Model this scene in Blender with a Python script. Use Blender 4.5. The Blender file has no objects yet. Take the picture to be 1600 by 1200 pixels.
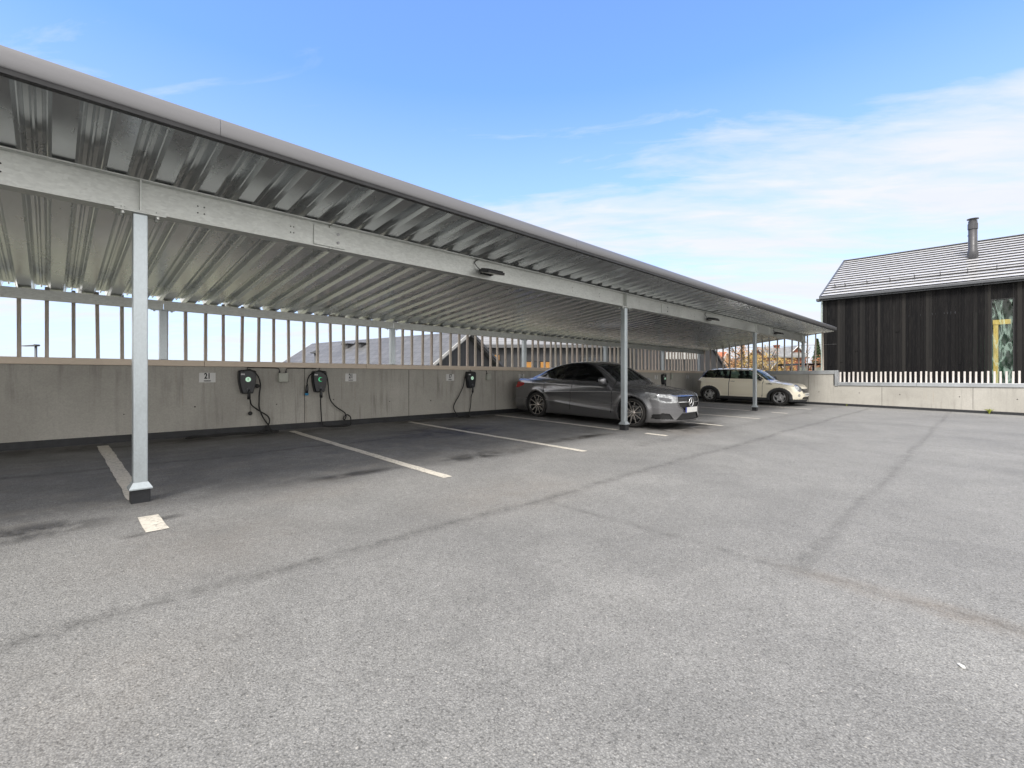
import bpy, bmesh, math, random
import numpy as np
from mathutils import Vector, Matrix
random.seed(7)
rng = np.random.default_rng(11)
SC = bpy.context.scene
COL = SC.collection
R = math.radians

# ------------------------------------------------------------------ node / material helpers
def new_mat(name):
    m = bpy.data.materials.new(name)
    m.use_nodes = True
    nt = m.node_tree
    b = nt.nodes['Principled BSDF']
    return m, nt, b

def N(nt, typ, **kw):
    n = nt.nodes.new(typ)
    for k, v in kw.items():
        if k in n.inputs.keys():
            n.inputs[k].default_value = v
        else:
            setattr(n, k, v)
    return n

def L(nt, a, b):
    nt.links.new(a, b)

def math_n(nt, op, a, b=None, clamp=False):
    n = nt.nodes.new('ShaderNodeMath'); n.operation = op; n.use_clamp = clamp
    for i, v in enumerate((a, b)):
        if v is None: continue
        if isinstance(v, (int, float)): n.inputs[i].default_value = v
        else: L(nt, v, n.inputs[i])
    return n.outputs[0]

def ramp(nt, fac, stops, interp='LINEAR'):
    n = nt.nodes.new('ShaderNodeValToRGB')
    n.color_ramp.interpolation = interp
    el = n.color_ramp.elements
    while len(el) < len(stops): el.new(0.5)
    for e, (p, c) in zip(el, stops):
        e.position = p
        if isinstance(c, (int, float)): c = (c, c, c)
        e.color = (*c[:3], 1)
    L(nt, fac, n.inputs[0])
    return n.outputs[0]

def mix_c(nt, fac, a, b, mode='MIX'):
    n = nt.nodes.new('ShaderNodeMix'); n.data_type = 'RGBA'; n.blend_type = mode
    for i, v in ((0, fac), (6, a), (7, b)):
        if isinstance(v, (int, float)):
            n.inputs[i].default_value = v if i == 0 else (v, v, v, 1)
        elif isinstance(v, tuple): n.inputs[i].default_value = (*v[:3], 1)
        else: L(nt, v, n.inputs[i])
    return n.outputs[2]

def noise(nt, scale, detail=4, rough=0.55, vec=None, distort=0.0):
    n = N(nt, 'ShaderNodeTexNoise', Scale=scale, Detail=detail, Roughness=rough, Distortion=distort)
    if vec is not None: L(nt, vec, n.inputs['Vector'])
    return n.outputs['Fac']

def coords(nt, kind='Object', scale=None):
    tc = nt.nodes.new('ShaderNodeTexCoord')
    o = tc.outputs[kind]
    if scale is not None:
        mp = N(nt, 'ShaderNodeMapping'); mp.inputs['Scale'].default_value = scale
        L(nt, o, mp.inputs['Vector']); o = mp.outputs[0]
    return o

def bump(nt, b, h, strength=0.3, dist=0.01):
    n = N(nt, 'ShaderNodeBump', Strength=strength, Distance=dist)
    L(nt, h, n.inputs['Height']); L(nt, n.outputs[0], b.inputs['Normal'])

def simple(name, col, rough=0.5, metal=0.0, var=0.12, scale=6.0, coat=0.0, bmp=0.0, stretch=None, rvar=0.1, emit=None, spec=None):
    """a surface with uneven colour and gloss"""
    m, nt, b = new_mat(name)
    v = coords(nt, 'Object', stretch)
    n1 = noise(nt, scale, 6, 0.6, v)
    lo = tuple(c * (1 - var) for c in col); hi = tuple(min(1, c * (1 + var)) for c in col)
    L(nt, ramp(nt, n1, [(0.3, lo), (0.7, hi)]), b.inputs['Base Color'])
    n2 = noise(nt, scale * 2.7, 4, 0.6, v)
    L(nt, ramp(nt, n2, [(0.3, max(0.02, rough - rvar)), (0.7, min(1, rough + rvar))]), b.inputs['Roughness'])
    b.inputs['Metallic'].default_value = metal
    b.inputs['Coat Weight'].default_value = coat
    b.inputs['Coat Roughness'].default_value = 0.04
    if spec is not None: b.inputs['Specular IOR Level'].default_value = spec
    if bmp: bump(nt, b, noise(nt, scale * 6, 5, 0.6, v), bmp, 0.01)
    if emit:
        b.inputs['Emission Color'].default_value = (*emit[0], 1); b.inputs['Emission Strength'].default_value = emit[1]
    return m

# ------------------------------------------------------------------ object helpers
def tag(o, label=None, cat=None, group=None, kind=None):
    if label: o['label'] = label
    if cat: o['category'] = cat
    if group: o['group'] = group
    if kind: o['kind'] = kind
    return o

def empty(name, loc=(0, 0, 0), rz=0.0):
    o = bpy.data.objects.new(name, None); COL.objects.link(o)
    o.location = loc; o.rotation_euler = (0, 0, rz); o.empty_display_size = 0.2
    return o

def copy_tree(o, parent=None):
    c = o.copy(); COL.objects.link(c)
    if parent is not None:
        c.parent = parent
    for ch in o.children: copy_tree(ch, c)
    return c

class MB:
    """collects faces of one mesh (several material slots)"""
    def __init__(self):
        self.v = []; self.f = []; self.mi = []; self.sm = []; self.mats = []; self.cur = 0; self.smooth = False
    def mat(self, m):
        if m not in self.mats: self.mats.append(m)
        self.cur = self.mats.index(m); return self
    def face(self, idx):
        self.f.append(tuple(idx)); self.mi.append(self.cur); self.sm.append(self.smooth)
    def add(self, verts, faces, M=None):
        n = len(self.v)
        for p in verts:
            self.v.append(tuple(M @ Vector(p)) if M is not None else tuple(p))
        for f in faces: self.face([n + i for i in f])
    def box(self, x0, x1, y0, y1, z0, z1, M=None, bev=0.0):
        if bev > 0:
            bm = bmesh.new(); bmesh.ops.create_cube(bm, size=1)
            for v in bm.verts:
                v.co = ((x0 + x1) / 2 + v.co.x * (x1 - x0), (y0 + y1) / 2 + v.co.y * (y1 - y0), (z0 + z1) / 2 + v.co.z * (z1 - z0))
            bmesh.ops.bevel(bm, geom=bm.edges[:], offset=bev, segments=2, affect='EDGES', profile=0.5)
            self.addbm(bm, M); return
        vs = [(x, y, z) for z in (z0, z1) for y in (y0, y1) for x in (x0, x1)]
        self.add(vs, [(0, 2, 3, 1), (4, 5, 7, 6), (0, 1, 5, 4), (2, 6, 7, 3), (0, 4, 6, 2), (1, 3, 7, 5)], M)
    def addbm(self, bm, M=None):
        bm.verts.index_update()
        self.add([v.co.copy() for v in bm.verts], [[v.index for v in f.verts] for f in bm.faces], M); bm.free()
    def prism(self, poly, axis, a0, a1, M=None):
        """poly: list of 2-D points; extruded along axis 'x','y' or 'z'"""
        def P(p, a):
            return {'x': (a, p[0], p[1]), 'y': (p[0], a, p[1]), 'z': (p[0], p[1], a)}[axis]
        n = len(poly)
        vs = [P(p, a0) for p in poly] + [P(p, a1) for p in poly]
        area = sum(poly[i][0] * poly[(i + 1) % n][1] - poly[(i + 1) % n][0] * poly[i][1] for i in range(n))
        flip = (area < 0) ^ (axis == 'y')
        fs = [tuple(range(n))[::-1], tuple(range(n, 2 * n))] + [(i, (i + 1) % n, n + (i + 1) % n, n + i) for i in range(n)]
        if flip: fs = [f[::-1] for f in fs]
        self.add(vs, fs, M)
    def tube(self, pts, rad, seg=8, caps=True):
        pts = [Vector(p) for p in pts]; n = len(pts)
        rads = rad if isinstance(rad, (list, tuple)) else [rad] * n
        base = len(self.v); up = None
        for i, p in enumerate(pts):
            t = (pts[min(i + 1, n - 1)] - pts[max(i - 1, 0)]).normalized()
            if up is None:
                up = Vector((0, 0, 1)) if abs(t.z) < 0.9 else Vector((1, 0, 0))
            a = t.cross(up)
            if a.length < 1e-4: a = t.cross(Vector((0.3, 1, 0.2)))
            a.normalize(); b = a.cross(t).normalized(); up = b
            for k in range(seg):
                q = 2 * math.pi * k / seg
                self.v.append(tuple(p + (a * math.cos(q) + b * math.sin(q)) * rads[i]))
        for i in range(n - 1):
            for k in range(seg):
                k2 = (k + 1) % seg
                self.face((base + i * seg + k, base + i * seg + k2, base + (i + 1) * seg + k2, base + (i + 1) * seg + k))
        if caps:
            self.face([base + k for k in range(seg)][::-1]); self.face([base + (n - 1) * seg + k for k in range(seg)])
    def lathe(self, prof, seg=32, M=None, closed=False):
        """prof: (radius, height) pairs turned about local z"""
        vs = []; fs = []; n = len(prof)
        for r, h in prof:
            for k in range(seg):
                a = 2 * math.pi * k / seg
                vs.append((r * math.cos(a), r * math.sin(a), h))
        for i in range(n - 1 + (1 if closed else 0)):
            for k in range(seg):
                k2 = (k + 1) % seg; j = (i + 1) % n
                fs.append((i * seg + k, i * seg + k2, j * seg + k2, j * seg + k))
        if not closed:
            fs.append(tuple(range(seg))[::-1]); fs.append(tuple((n - 1) * seg + k for k in range(seg)))
        self.add(vs, fs, M)
    def build(self, name, m=None, parent=None, loc=None):
        me = bpy.data.meshes.new(name)
        me.from_pydata(self.v, [], self.f)
        mats = self.mats or ([m] if m else [])
        for q in mats: me.materials.append(q)
        me.polygons.foreach_set('material_index', self.mi)
        me.polygons.foreach_set('use_smooth', self.sm)
        me.update()
        o = bpy.data.objects.new(name, me); COL.objects.link(o)
        if parent is not None: o.parent = parent
        if loc is not None: o.location = loc
        return o

def spline(pts, k=8):
    """Catmull-Rom through 3-D points"""
    P = [Vector(p) for p in pts]; P = [P[0] * 2 - P[1]] + P + [P[-1] * 2 - P[-2]]
    out = []
    for i in range(1, len(P) - 2):
        for j in range(k):
            t = j / k
            out.append(0.5 * ((2 * P[i]) + (P[i + 1] - P[i - 1]) * t + (2 * P[i - 1] - 5 * P[i] + 4 * P[i + 1] - P[i + 2]) * t * t
                              + (3 * P[i] - P[i - 1] - 3 * P[i + 1] + P[i + 2]) * t ** 3))
    out.append(P[-2]); return out

def text_mesh(name, body, size, m, parent, M, depth=0.001, bold=0.0):
    cu = bpy.data.curves.new(name, 'FONT'); cu.body = body; cu.size = size; cu.align_x = 'CENTER'; cu.align_y = 'CENTER'
    cu.extrude = depth; cu.offset = bold
    tmp = bpy.data.objects.new('tmp', cu); COL.objects.link(tmp)
    dg = bpy.context.evaluated_depsgraph_get()
    me = bpy.data.meshes.new_from_object(tmp.evaluated_get(dg))
    bpy.data.objects.remove(tmp); bpy.data.curves.remove(cu)
    me.name = name; me.transform(M); me.materials.clear(); me.materials.append(m)
    o = bpy.data.objects.new(name, me); COL.objects.link(o); o.parent = parent
    return o

# ------------------------------------------------------------------ the place: X runs along the carport, Y towards its rear wall
EYE = 1.04; FOC = 730.0; ALPHA = math.atan(737 / 730.0); CA, SA = math.cos(ALPHA), math.sin(ALPHA)
YW = 8.90        # face of the long concrete wall
XW = 20.90       # face of the end wall
SLOPE = 0.022    # the paving falls gently away from the wall
def gz(y): return SLOPE * (max(min(y, 40), -40) - 4.98)
def out_pt(px, depth):
    """plan position of something outside the yard, by bearing and distance"""
    r = (px - 800) / FOC * depth
    return depth * CA + r * SA, depth * SA - r * CA
def out_z(py, depth): return EYE + (589 - py) * depth / FOC
def galv(name, col, rough, metal=1.0, spangle=18, stretch=None, bmp=0.0, contrast=0.16):
    m, nt, b = new_mat(name)
    v = coords(nt, 'Object', stretch)
    vo = N(nt, 'ShaderNodeTexVoronoi', Scale=spangle); L(nt, v, vo.inputs['Vector'])
    sp = nt.nodes.new('ShaderNodeSeparateColor'); L(nt, vo.outputs['Color'], sp.inputs[0])
    n1 = noise(nt, 2.2, 7, 0.65, v, 0.4)
    n3 = noise(nt, 40, 3, 0.6, v)
    f = math_n(nt, 'ADD', math_n(nt, 'MULTIPLY', sp.outputs[0], 0.14), math_n(nt, 'ADD', math_n(nt, 'MULTIPLY', n1, 0.66), math_n(nt, 'MULTIPLY', n3, 0.2)))
    lo = tuple(c * (1 - contrast * 1.6) for c in col); hi = tuple(min(1, c * (1 + contrast)) for c in col)
    L(nt, ramp(nt, f, [(0.28, lo), (0.72, hi)]), b.inputs['Base Color'])
    L(nt, ramp(nt, n1, [(0.3, rough - 0.06), (0.7, rough + 0.06)]), b.inputs['Roughness'])
    b.inputs['Metallic'].default_value = metal
    if bmp: bump(nt, b, f, bmp, 0.01)
    return m

M_GALV = galv('galvanised_beam', (0.585, 0.60, 0.58), 0.44, 0.8, 60, (0.5, 1, 1), contrast=0.17)
M_POST = galv('galvanised_post', (0.52, 0.57, 0.60), 0.40, 0.8, 60, (1.5, 1.5, 0.8), contrast=0.09)
M_DECK = galv('corrugated_zinc', (0.74, 0.76, 0.77), 0.26, 0.92, 9, (1, 0.25, 1), contrast=0.05)
M_FASCIA = galv('grey_coated_sheet', (0.215, 0.213, 0.222), 0.40, 0.6, 3, (0.3, 1, 1), contrast=0.05)
M_LIP = simple('dark_coated_sheet', (0.035, 0.035, 0.037), 0.5, 0.3)
M_COPE_G = galv('grey_coping_metal', (0.42, 0.44, 0.46), 0.45, 0.6, 5)
M_COPE_W = galv('beige_coping_metal', (0.66, 0.56, 0.46), 0.5, 0.25, 3, (0.4, 1, 1), contrast=0.1)
M_BLACK = simple('black_plastic', (0.012, 0.013, 0.015), 0.38, 0, 0.2, 10)
M_RUBBER = simple('black_rubber', (0.018, 0.018, 0.018), 0.7, 0, 0.2, 12, bmp=0.1)
M_MEMB = simple('black_membrane', (0.014, 0.015, 0.018), 0.55, 0, 0.4, 5, bmp=0.3)
M_BOLT = simple('bolt_steel', (0.35, 0.35, 0.36), 0.4, 0.9)

def concrete():
    m, nt, b = new_mat('cast_concrete')
    v = coords(nt, 'Object')
    big = noise(nt, 0.9, 6, 0.6, v, 0.3)
    # vertical weather streaks, unevenly spread
    vs = coords(nt, 'Object', (7.0, 7.0, 0.45)); st = noise(nt, 1.6, 6, 0.7, vs, 0.2)
    vb = coords(nt, 'Object', (0.35, 0.35, 0.9)); area = noise(nt, 1.1, 3, 0.5, vb)
    fine = noise(nt, 55, 5, 0.7, v)
    col = ramp(nt, big, [(0.25, (0.345, 0.33, 0.298)), (0.5, (0.43, 0.415, 0.375)), (0.78, (0.505, 0.485, 0.445))])
    sm = math_n(nt, 'MULTIPLY', ramp(nt, st, [(0.5, 0.0), (0.72, 1.0)]), ramp(nt, area, [(0.42, 0.0), (0.62, 0.75)]))
    col = mix_c(nt, sm, col, (0.16, 0.15, 0.13))
    ru = math_n(nt, 'MULTIPLY', ramp(nt, noise(nt, 2.4, 5, 0.6, vs), [(0.6, 0.0), (0.75, 0.55)]), ramp(nt, noise(nt, 0.8, 2, 0.5, v), [(0.5, 0), (0.65, 1)]))
    col = mix_c(nt, ru, col, (0.34, 0.25, 0.16))
    col = mix_c(nt, ramp(nt, fine, [(0.35, 0.35), (0.65, 0.0)]), col, (0.22, 0.21, 0.2))
    # blow holes
    vo = N(nt, 'ShaderNodeTexVoronoi', Scale=9.0); L(nt, v, vo.inputs['Vector'])
    hole = ramp(nt, vo.outputs['Distance'], [(0.0, 1.0), (0.06, 0.0)])
    pick = ramp(nt, noise(nt, 7.0, 1, 0.5, v), [(0.55, 0.0), (0.6, 1.0)])
    hole = math_n(nt, 'MULTIPLY', hole, pick)
    col = mix_c(nt, math_n(nt, 'MULTIPLY', hole, 0.6), col, (0.07, 0.065, 0.06))
    L(nt, col, b.inputs['Base Color'])
    b.inputs['Roughness'].default_value = 0.82
    h = math_n(nt, 'SUBTRACT', math_n(nt, 'MULTIPLY', fine, 0.5), hole)
    bump(nt, b, h, 0.25, 0.008)
    return m
M_CONC = concrete()

def slat_wood():
    m, nt, b = new_mat('weathered_slat')
    oi = nt.nodes.new('ShaderNodeObjectInfo')
    v = coords(nt, 'Object', (14, 14, 1.2))
    g = noise(nt, 3.0, 6, 0.65, v)
    tone = ramp(nt, oi.outputs['Random'], [(0.0, (0.58, 0.50, 0.43)), (0.35, (0.66, 0.60, 0.53)), (0.65, (0.62, 0.53, 0.48)), (1.0, (0.56, 0.53, 0.46))])
    col = mix_c(nt, ramp(nt, g, [(0.35, 0.55), (0.7, 0.0)]), tone, (0.22, 0.17, 0.13))
    L(nt, col, b.inputs['Base Color']); b.inputs['Roughness'].default_value = 0.7
    bump(nt, b, g, 0.2, 0.004)
    return m
M_SLAT = slat_wood()
M_SLAT_LIT = simple('sunlit_slat', (0.60, 0.56, 0.53), 0.7, 0, 0.14, 5, stretch=(10, 10, 1.2), bmp=0.1)  # same wood as the tall slats, with its sunlit look put into the colour

def asphalt():
    m, nt, b = new_mat('worn_asphalt')
    v = coords(nt, 'Object')
    vo = N(nt, 'ShaderNodeTexVoronoi', Scale=140.0); L(nt, v, vo.inputs['Vector'])
    sc = nt.nodes.new('ShaderNodeSeparateColor'); L(nt, vo.outputs['Color'], sc.inputs[0])
    vo2 = N(nt, 'ShaderNodeTexVoronoi', Scale=70.0); L(nt, v, vo2.inputs['Vector'])
    sc2 = nt.nodes.new('ShaderNodeSeparateColor'); L(nt, vo2.outputs['Color'], sc2.inputs[0])
    mid = noise(nt, 24, 5, 0.7, v); big = noise(nt, 0.55, 6, 0.6, v, 0.5); tiny = noise(nt, 210, 2, 0.6, v)
    stone = ramp(nt, sc.outputs[0], [(0.0, (0.13, 0.13, 0.128)), (0.4, (0.22, 0.22, 0.217)), (0.8, (0.27, 0.269, 0.265)), (1.0, (0.335, 0.333, 0.326))])
    stone = mix_c(nt, math_n(nt, 'MULTIPLY', ramp(nt, vo.outputs['Distance'], [(0.25, 0.0), (0.6, 0.6)]), 1.0), stone, (0.075, 0.075, 0.074))
    col = mix_c(nt, 0.45, stone, ramp(nt, tiny, [(0.3, (0.13, 0.13, 0.129)), (0.7, (0.285, 0.284, 0.279))]))
    pit = noise(nt, 95, 3, 0.6, v, 0.4)
    col = mix_c(nt, ramp(nt, pit, [(0.34, 0.75), (0.46, 0.0)]), col, (0.07, 0.07, 0.069))
    # scattered pale chips
    chip = math_n(nt, 'MULTIPLY', ramp(nt, sc2.outputs[1], [(0.965, 0.0), (0.975, 1.0)]), ramp(nt, vo2.outputs['Distance'], [(0.2, 1.0), (0.34, 0.0)]))
    col = mix_c(nt, math_n(nt, 'MULTIPLY', chip, 0.6), col, (0.46, 0.44, 0.41))
    col = mix_c(nt, 1.0, col, ramp(nt, mid, [(0.3, (0.98, 0.98, 0.98)), (0.7, (1.24, 1.24, 1.24))]), 'MULTIPLY')
    col = mix_c(nt, 1.0, col, ramp(nt, big, [(0.3, (0.84, 0.84, 0.845)), (0.7, (1.15, 1.145, 1.135))]), 'MULTIPLY')
    pat = noise(nt, 2.1, 5, 0.65, v, 0.8)
    col = mix_c(nt, 1.0, col, ramp(nt, pat, [(0.32, (0.95, 0.95, 0.95)), (0.62, (1.07, 1.07, 1.07))]), 'MULTIPLY')
    def att(n):
        a = nt.nodes.new('ShaderNodeAttribute'); a.attribute_name = n; return a.outputs['Fac']
    warm = math_n(nt, 'MULTIPLY', att('rust'), ramp(nt, noise(nt, 5, 5, 0.7, v), [(0.3, 0.1), (0.7, 0.6)]))
    col = mix_c(nt, warm, col, (0.21, 0.155, 0.105))
    crack = math_n(nt, 'MULTIPLY', att('joint'), ramp(nt, noise(nt, 9, 5, 0.75, v), [(0.34, 0.0), (0.62, 1.0)]))
    col = mix_c(nt, math_n(nt, 'MULTIPLY', crack, 0.55), col, (0.035, 0.034, 0.033))
    wet_dark = math_n(nt, 'MULTIPLY', att('wet_dark'), ramp(nt, noise(nt, 2.6, 6, 0.7, v, 0.4), [(0.40, 0.3), (0.54, 1.0)]))
    col = mix_c(nt, math_n(nt, 'MULTIPLY', wet_dark, 0.8), col, (0.034, 0.032, 0.029))
    vd = coords(nt, 'Object', (1.0, 2.6, 1.0))
    dust = math_n(nt, 'MULTIPLY', att('dust'), ramp(nt, noise(nt, 1.7, 6, 0.7, vd, 0.6), [(0.5, 0.0), (0.75, 0.5)]))
    col = mix_c(nt, dust, col, (0.24, 0.22, 0.19))
    L(nt, col, b.inputs['Base Color'])
    L(nt, ramp(nt, wet_dark, [(0.0, 0.86), (1.0, 0.55)]), b.inputs['Roughness'])
    b.inputs['Specular IOR Level'].default_value = 0.35
    h = math_n(nt, 'ADD', math_n(nt, 'MULTIPLY', vo.outputs['Distance'], -0.8), math_n(nt, 'MULTIPLY', mid, 0.6))
    bump(nt, b, h, 0.55, 0.006)
    return m
M_ASPH = asphalt()

def road_paint():
    m, nt, b = new_mat('road_paint')
    v = coords(nt, 'Object')
    n1 = noise(nt, 30, 6, 0.75, v); n2 = noise(nt, 3, 4, 0.6, v)
    col = ramp(nt, n2, [(0.3, (0.56, 0.525, 0.46)), (0.7, (0.70, 0.66, 0.585))])
    col = mix_c(nt, ramp(nt, math_n(nt, 'ADD', n1, math_n(nt, 'MULTIPLY', n2, 0.35)), [(0.66, 0.0), (0.84, 0.85)]), col, (0.2, 0.19, 0.17))
    L(nt, col, b.inputs['Base Color']); b.inputs['Roughness'].default_value = 0.75
    bump(nt, b, n1, 0.3, 0.004)
    return m
M_PAINT = road_paint()

def glass(name, tint, refl=0.06, rough=0.02):
    m, nt, b = new_mat(name)
    out = nt.nodes['Material Output']; nt.nodes.remove(b)
    tr = N(nt, 'ShaderNodeBsdfTransparent'); tr.inputs[0].default_value = (*tint, 1)
    gl = N(nt, 'ShaderNodeBsdfGlossy', Roughness=rough); gl.inputs[0].default_value = (0.95, 0.97, 1, 1)
    fr = N(nt, 'ShaderNodeFresnel', IOR=1.5)
    mx = nt.nodes.new('ShaderNodeMixShader')
    L(nt, math_n(nt, 'ADD', fr.outputs[0], refl - 0.04, True), mx.inputs[0]); L(nt, tr.outputs[0], mx.inputs[1]); L(nt, gl.outputs[0], mx.inputs[2])
    L(nt, mx.outputs[0], out.inputs[0])
    return m
M_INK = simple('black_ink', (0.015, 0.015, 0.015), 0.6)
# ================================================================== ground
def build_yard():
    xs = np.concatenate([np.arange(-14, -2, 1.0), np.arange(-2, 20.9, 0.05), [20.9]])
    ys = np.concatenate([np.arange(-16, -2, 1.0), np.arange(-2, 8.9, 0.05), [8.9]])
    X, Y = np.meshgrid(xs, ys, indexing='ij')
    wob = lambda t, k: 0.05 * np.sin(1.3 * t + k) + 0.03 * np.sin(3.1 * t + 2 * k) + 0.015 * np.sin(9.7 * t + 3 * k)
    Z = SLOPE * (Y - 4.98) + 0.004 * np.sin(X * 0.9 + 0.5) * np.sin(Y * 1.1) 
    Z = np.where(Y > 8.7, SLOPE * (Y - 4.98), Z)
    def seg(poly, w):
        D = np.full(X.shape, 9.0)
        for (x0, y0), (x1, y1) in zip(poly[:-1], poly[1:]):
            dx, dy = x1 - x0, y1 - y0
            t = np.clip(((X - x0) * dx + (Y - y0) * dy) / (dx * dx + dy * dy), 0, 1)
            D = np.minimum(D, np.hypot(X - x0 - t * dx, Y - y0 - t * dy))
        return np.exp(-(D / w) ** 2)
    j = np.zeros(X.shape)
    # the paver seams: two along the lot, one across
    j = np.maximum(j, np.exp(-((Y - 2.78 - 0.45 * wob(X, 0.4)) / 0.05) ** 2) * (X > -6))
    j = np.maximum(j, 0.9 * np.exp(-((Y - 0.77 - 0.25 * wob(X, 1.9)) / 0.035) ** 2) * (X > 3.0))
    j = np.maximum(j, 0.75 * np.exp(-((X - 3.11 - 0.3 * wob(Y, 0.7)) / 0.035) ** 2) * (Y < 2.7) * (Y > -3))
    j = np.maximum(j, 1.2 * np.exp(-((Y - 6.74 - 1.2 * wob(X * 1.3, 2.2)) / 0.06) ** 2) * (X < 6.2))
    j = np.maximum(j, 0.5 * np.exp(-((Y - 3.8 - wob(X, 3.2)) / 0.13) ** 2) * (X > 6.5))
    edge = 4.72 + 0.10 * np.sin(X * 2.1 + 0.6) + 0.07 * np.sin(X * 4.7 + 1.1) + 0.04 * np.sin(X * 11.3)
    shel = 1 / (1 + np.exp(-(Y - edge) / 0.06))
    wet_dark = 0.42 * shel
    band = lambda cx, cy, rx, ry: np.exp(-(((X - cx) / rx) ** 2 + ((Y - cy) / ry) ** 2) ** 1.5)
    for p in ((-0.25, 4.55, 0.55, 0.22), (2.3, 4.78, 0.6, 0.12), (4.2, 4.72, 1.0, 0.2), (6.5, 4.9, 1.2, 0.15), (9.6, 4.5, 1.5, 0.6),
              (9.3, 6.6, 1.2, 2.3), (1.2, 8.5, 3.5, 0.35), (6.6, 8.6, 2.5, 0.3), (5.2, 7.0, 1.4, 0.8), (19.4, 6.5, 1.3, 2.0), (0.62, 4.33, 0.10, 0.05), (0.42, 4.02, 0.08, 0.03)):  # the list includes dark ovals centred under both cars
        wet_dark = np.maximum(wet_dark, 1.25 * band(*p))
    rust = np.maximum.reduce([0.2 * band(0.75, 3.5, 0.6, 0.55), 0.55 * band(3.12, 0.25, 0.10, 0.55), 0.25 * band(3.1, 3.1, 0.9, 0.5), 0.2 * band(1.7, 4.3, 0.5, 0.3), 0.5 * band(8.9, 4.1, 0.8, 0.4), 0.15 * band(0.1, 2.2, 0.5, 0.4)])
    dust = np.maximum(shel * 0.9, 0.0)
    n, k = X.shape
    me = bpy.data.meshes.new('asphalt_ground')
    idx = np.arange(n * k).reshape(n, k)
    f = np.stack([idx[:-1, :-1], idx[1:, :-1], idx[1:, 1:], idx[:-1, 1:]], -1).reshape(-1, 4)
    me.from_pydata(np.stack([X, Y, Z], -1).reshape(-1, 3).tolist(), [], f.tolist())
    for nm, a in (('joint', j), ('wet_dark', wet_dark), ('rust', rust), ('dust', dust)):
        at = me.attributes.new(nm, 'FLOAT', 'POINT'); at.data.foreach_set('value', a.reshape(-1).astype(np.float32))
    me.polygons.foreach_set('use_smooth', [True] * len(me.polygons)); me.materials.append(M_ASPH)
    o = bpy.data.objects.new('asphalt_ground', me); COL.objects.link(o); tag(o, kind='structure')
build_yard()

M_FIELD = simple('rough_grass', (0.15, 0.15, 0.105), 0.9, 0, 0.4, 0.25)
mb = MB(); mb.box(-500, 500, -500, 500, -3.6, -3.3); tag(mb.build('ground', M_FIELD), kind='structure')
# the deck below the paving
mb = MB(); mb.box(-14, 21.1, -16, 9.1, -3.3, -0.62); tag(mb.build('terrain_plinth', M_CONC), kind='structure')

# painted bay lines (each a thin sheet 4 mm above the paving)
def marking(x0, y0, x1, y1, w, jag=0.006):
    mb = MB(); n = max(3, int(abs(y1 - y0) / 0.12)); pts = []
    for i in range(n + 1):
        t = i / n; x = x0 + (x1 - x0) * t; y = y0 + (y1 - y0) * t
        pts.append((x - w / 2 + random.uniform(-jag, jag), x + w / 2 + random.uniform(-jag, jag), y))
    vs = []
    for a, b, y in pts:
        z = gz(y) + 0.0045
        vs += [(a, y, z), (b, y, z)]
    mb.add(vs, [(2 * i + 1, 2 * i, 2 * i + 2, 2 * i + 3) for i in range(n)])
    o = mb.build('road_marking', M_PAINT); tag(o, kind='structure')
    # lift over the gentle unevenness of the paving
    for v in o.data.vertices: v.co.z += 0.004 * math.sin(v.co.x * 0.9 + 0.5) * math.sin(v.co.y * 1.1)
    return o
BX = [0.53, 2.99, 5.40, 7.92, 10.38, 12.75, 15.31, 17.75]
for i, x in enumerate(BX):
    top = x + 0.06 if i else x
    if i in (0, 3, 6):
        marking(top, 8.62, x, 5.06, 0.125)
        marking(x, 4.45, x, 4.02, 0.13)
    else:
        marking(top, 8.62, x, 3.98, 0.115)

# ================================================================== concrete walls
M_JOINT = simple('joint_filler', (0.10, 0.095, 0.085), 0.9)
wall = empty('concrete_wall', (8, 9.0, 0))
tag(wall, 'long grey concrete wall behind the parking bays, hung with charging boxes', 'wall')
mb = MB(); mb.mat(M_CONC).box(-12, 21.1, YW, 9.1, -0.6, 1.21)
mb.mat(M_JOINT)
for x in (0.97, 3.38, 5.62, 8.2, 10.6, 13.0, 15.4, 17.8): mb.box(x - 0.006, x + 0.006, YW - 0.002, YW + 0.01, 0.1, 1.2)
mb.mat(M_RUBBER)
def dot_y(x, z, r):
    mb.lathe([(r, 0), (r * 0.9, 0.003)], 10, Matrix.Translation((x, YW, z)) @ Matrix.Rotation(R(90), 4, 'X'))
for x, z, r in ((1.02, 0.50, .018), (1.66, 0.562, .012), (0.78, 0.49, .008), (2.89, 0.55, .01), (3.93, 0.6, .012), (5.15, .52, .01), (6.2, .5, .014), (10.9, .5, .014), (12.4, .5, .014), (14.2, .5, .014), (16.1, .5, .014)): dot_y(x, z, r)
o = mb.build('wall_face', None, wall); o.location = (-8, -9.0, 0)
mb = MB()
xs = [-12, -9.4, -6.7, -4, -1.2, 1.78, 4.6, 7.35, 10.1, 12.9, 15.7, 18.4, 20.86]
for a, b in zip(xs[:-1], xs[1:]):
    mb.box(a + 0.002, b - 0.002, YW - 0.035, 9.13, 1.21, 1.305, bev=0.006)
o = mb.build('coping', M_COPE_W, wall); o.location = (-8, -9.0, 0)
mb = MB(); mb.prism([(YW - 0.012, -0.02), (YW, -0.02), (YW, 0.19), (YW - 0.008, 0.19)], 'x', -12, 20.88)
o = mb.build('membrane_strip', M_MEMB, wall); o.location = (-8, -9.0, 0)

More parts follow.
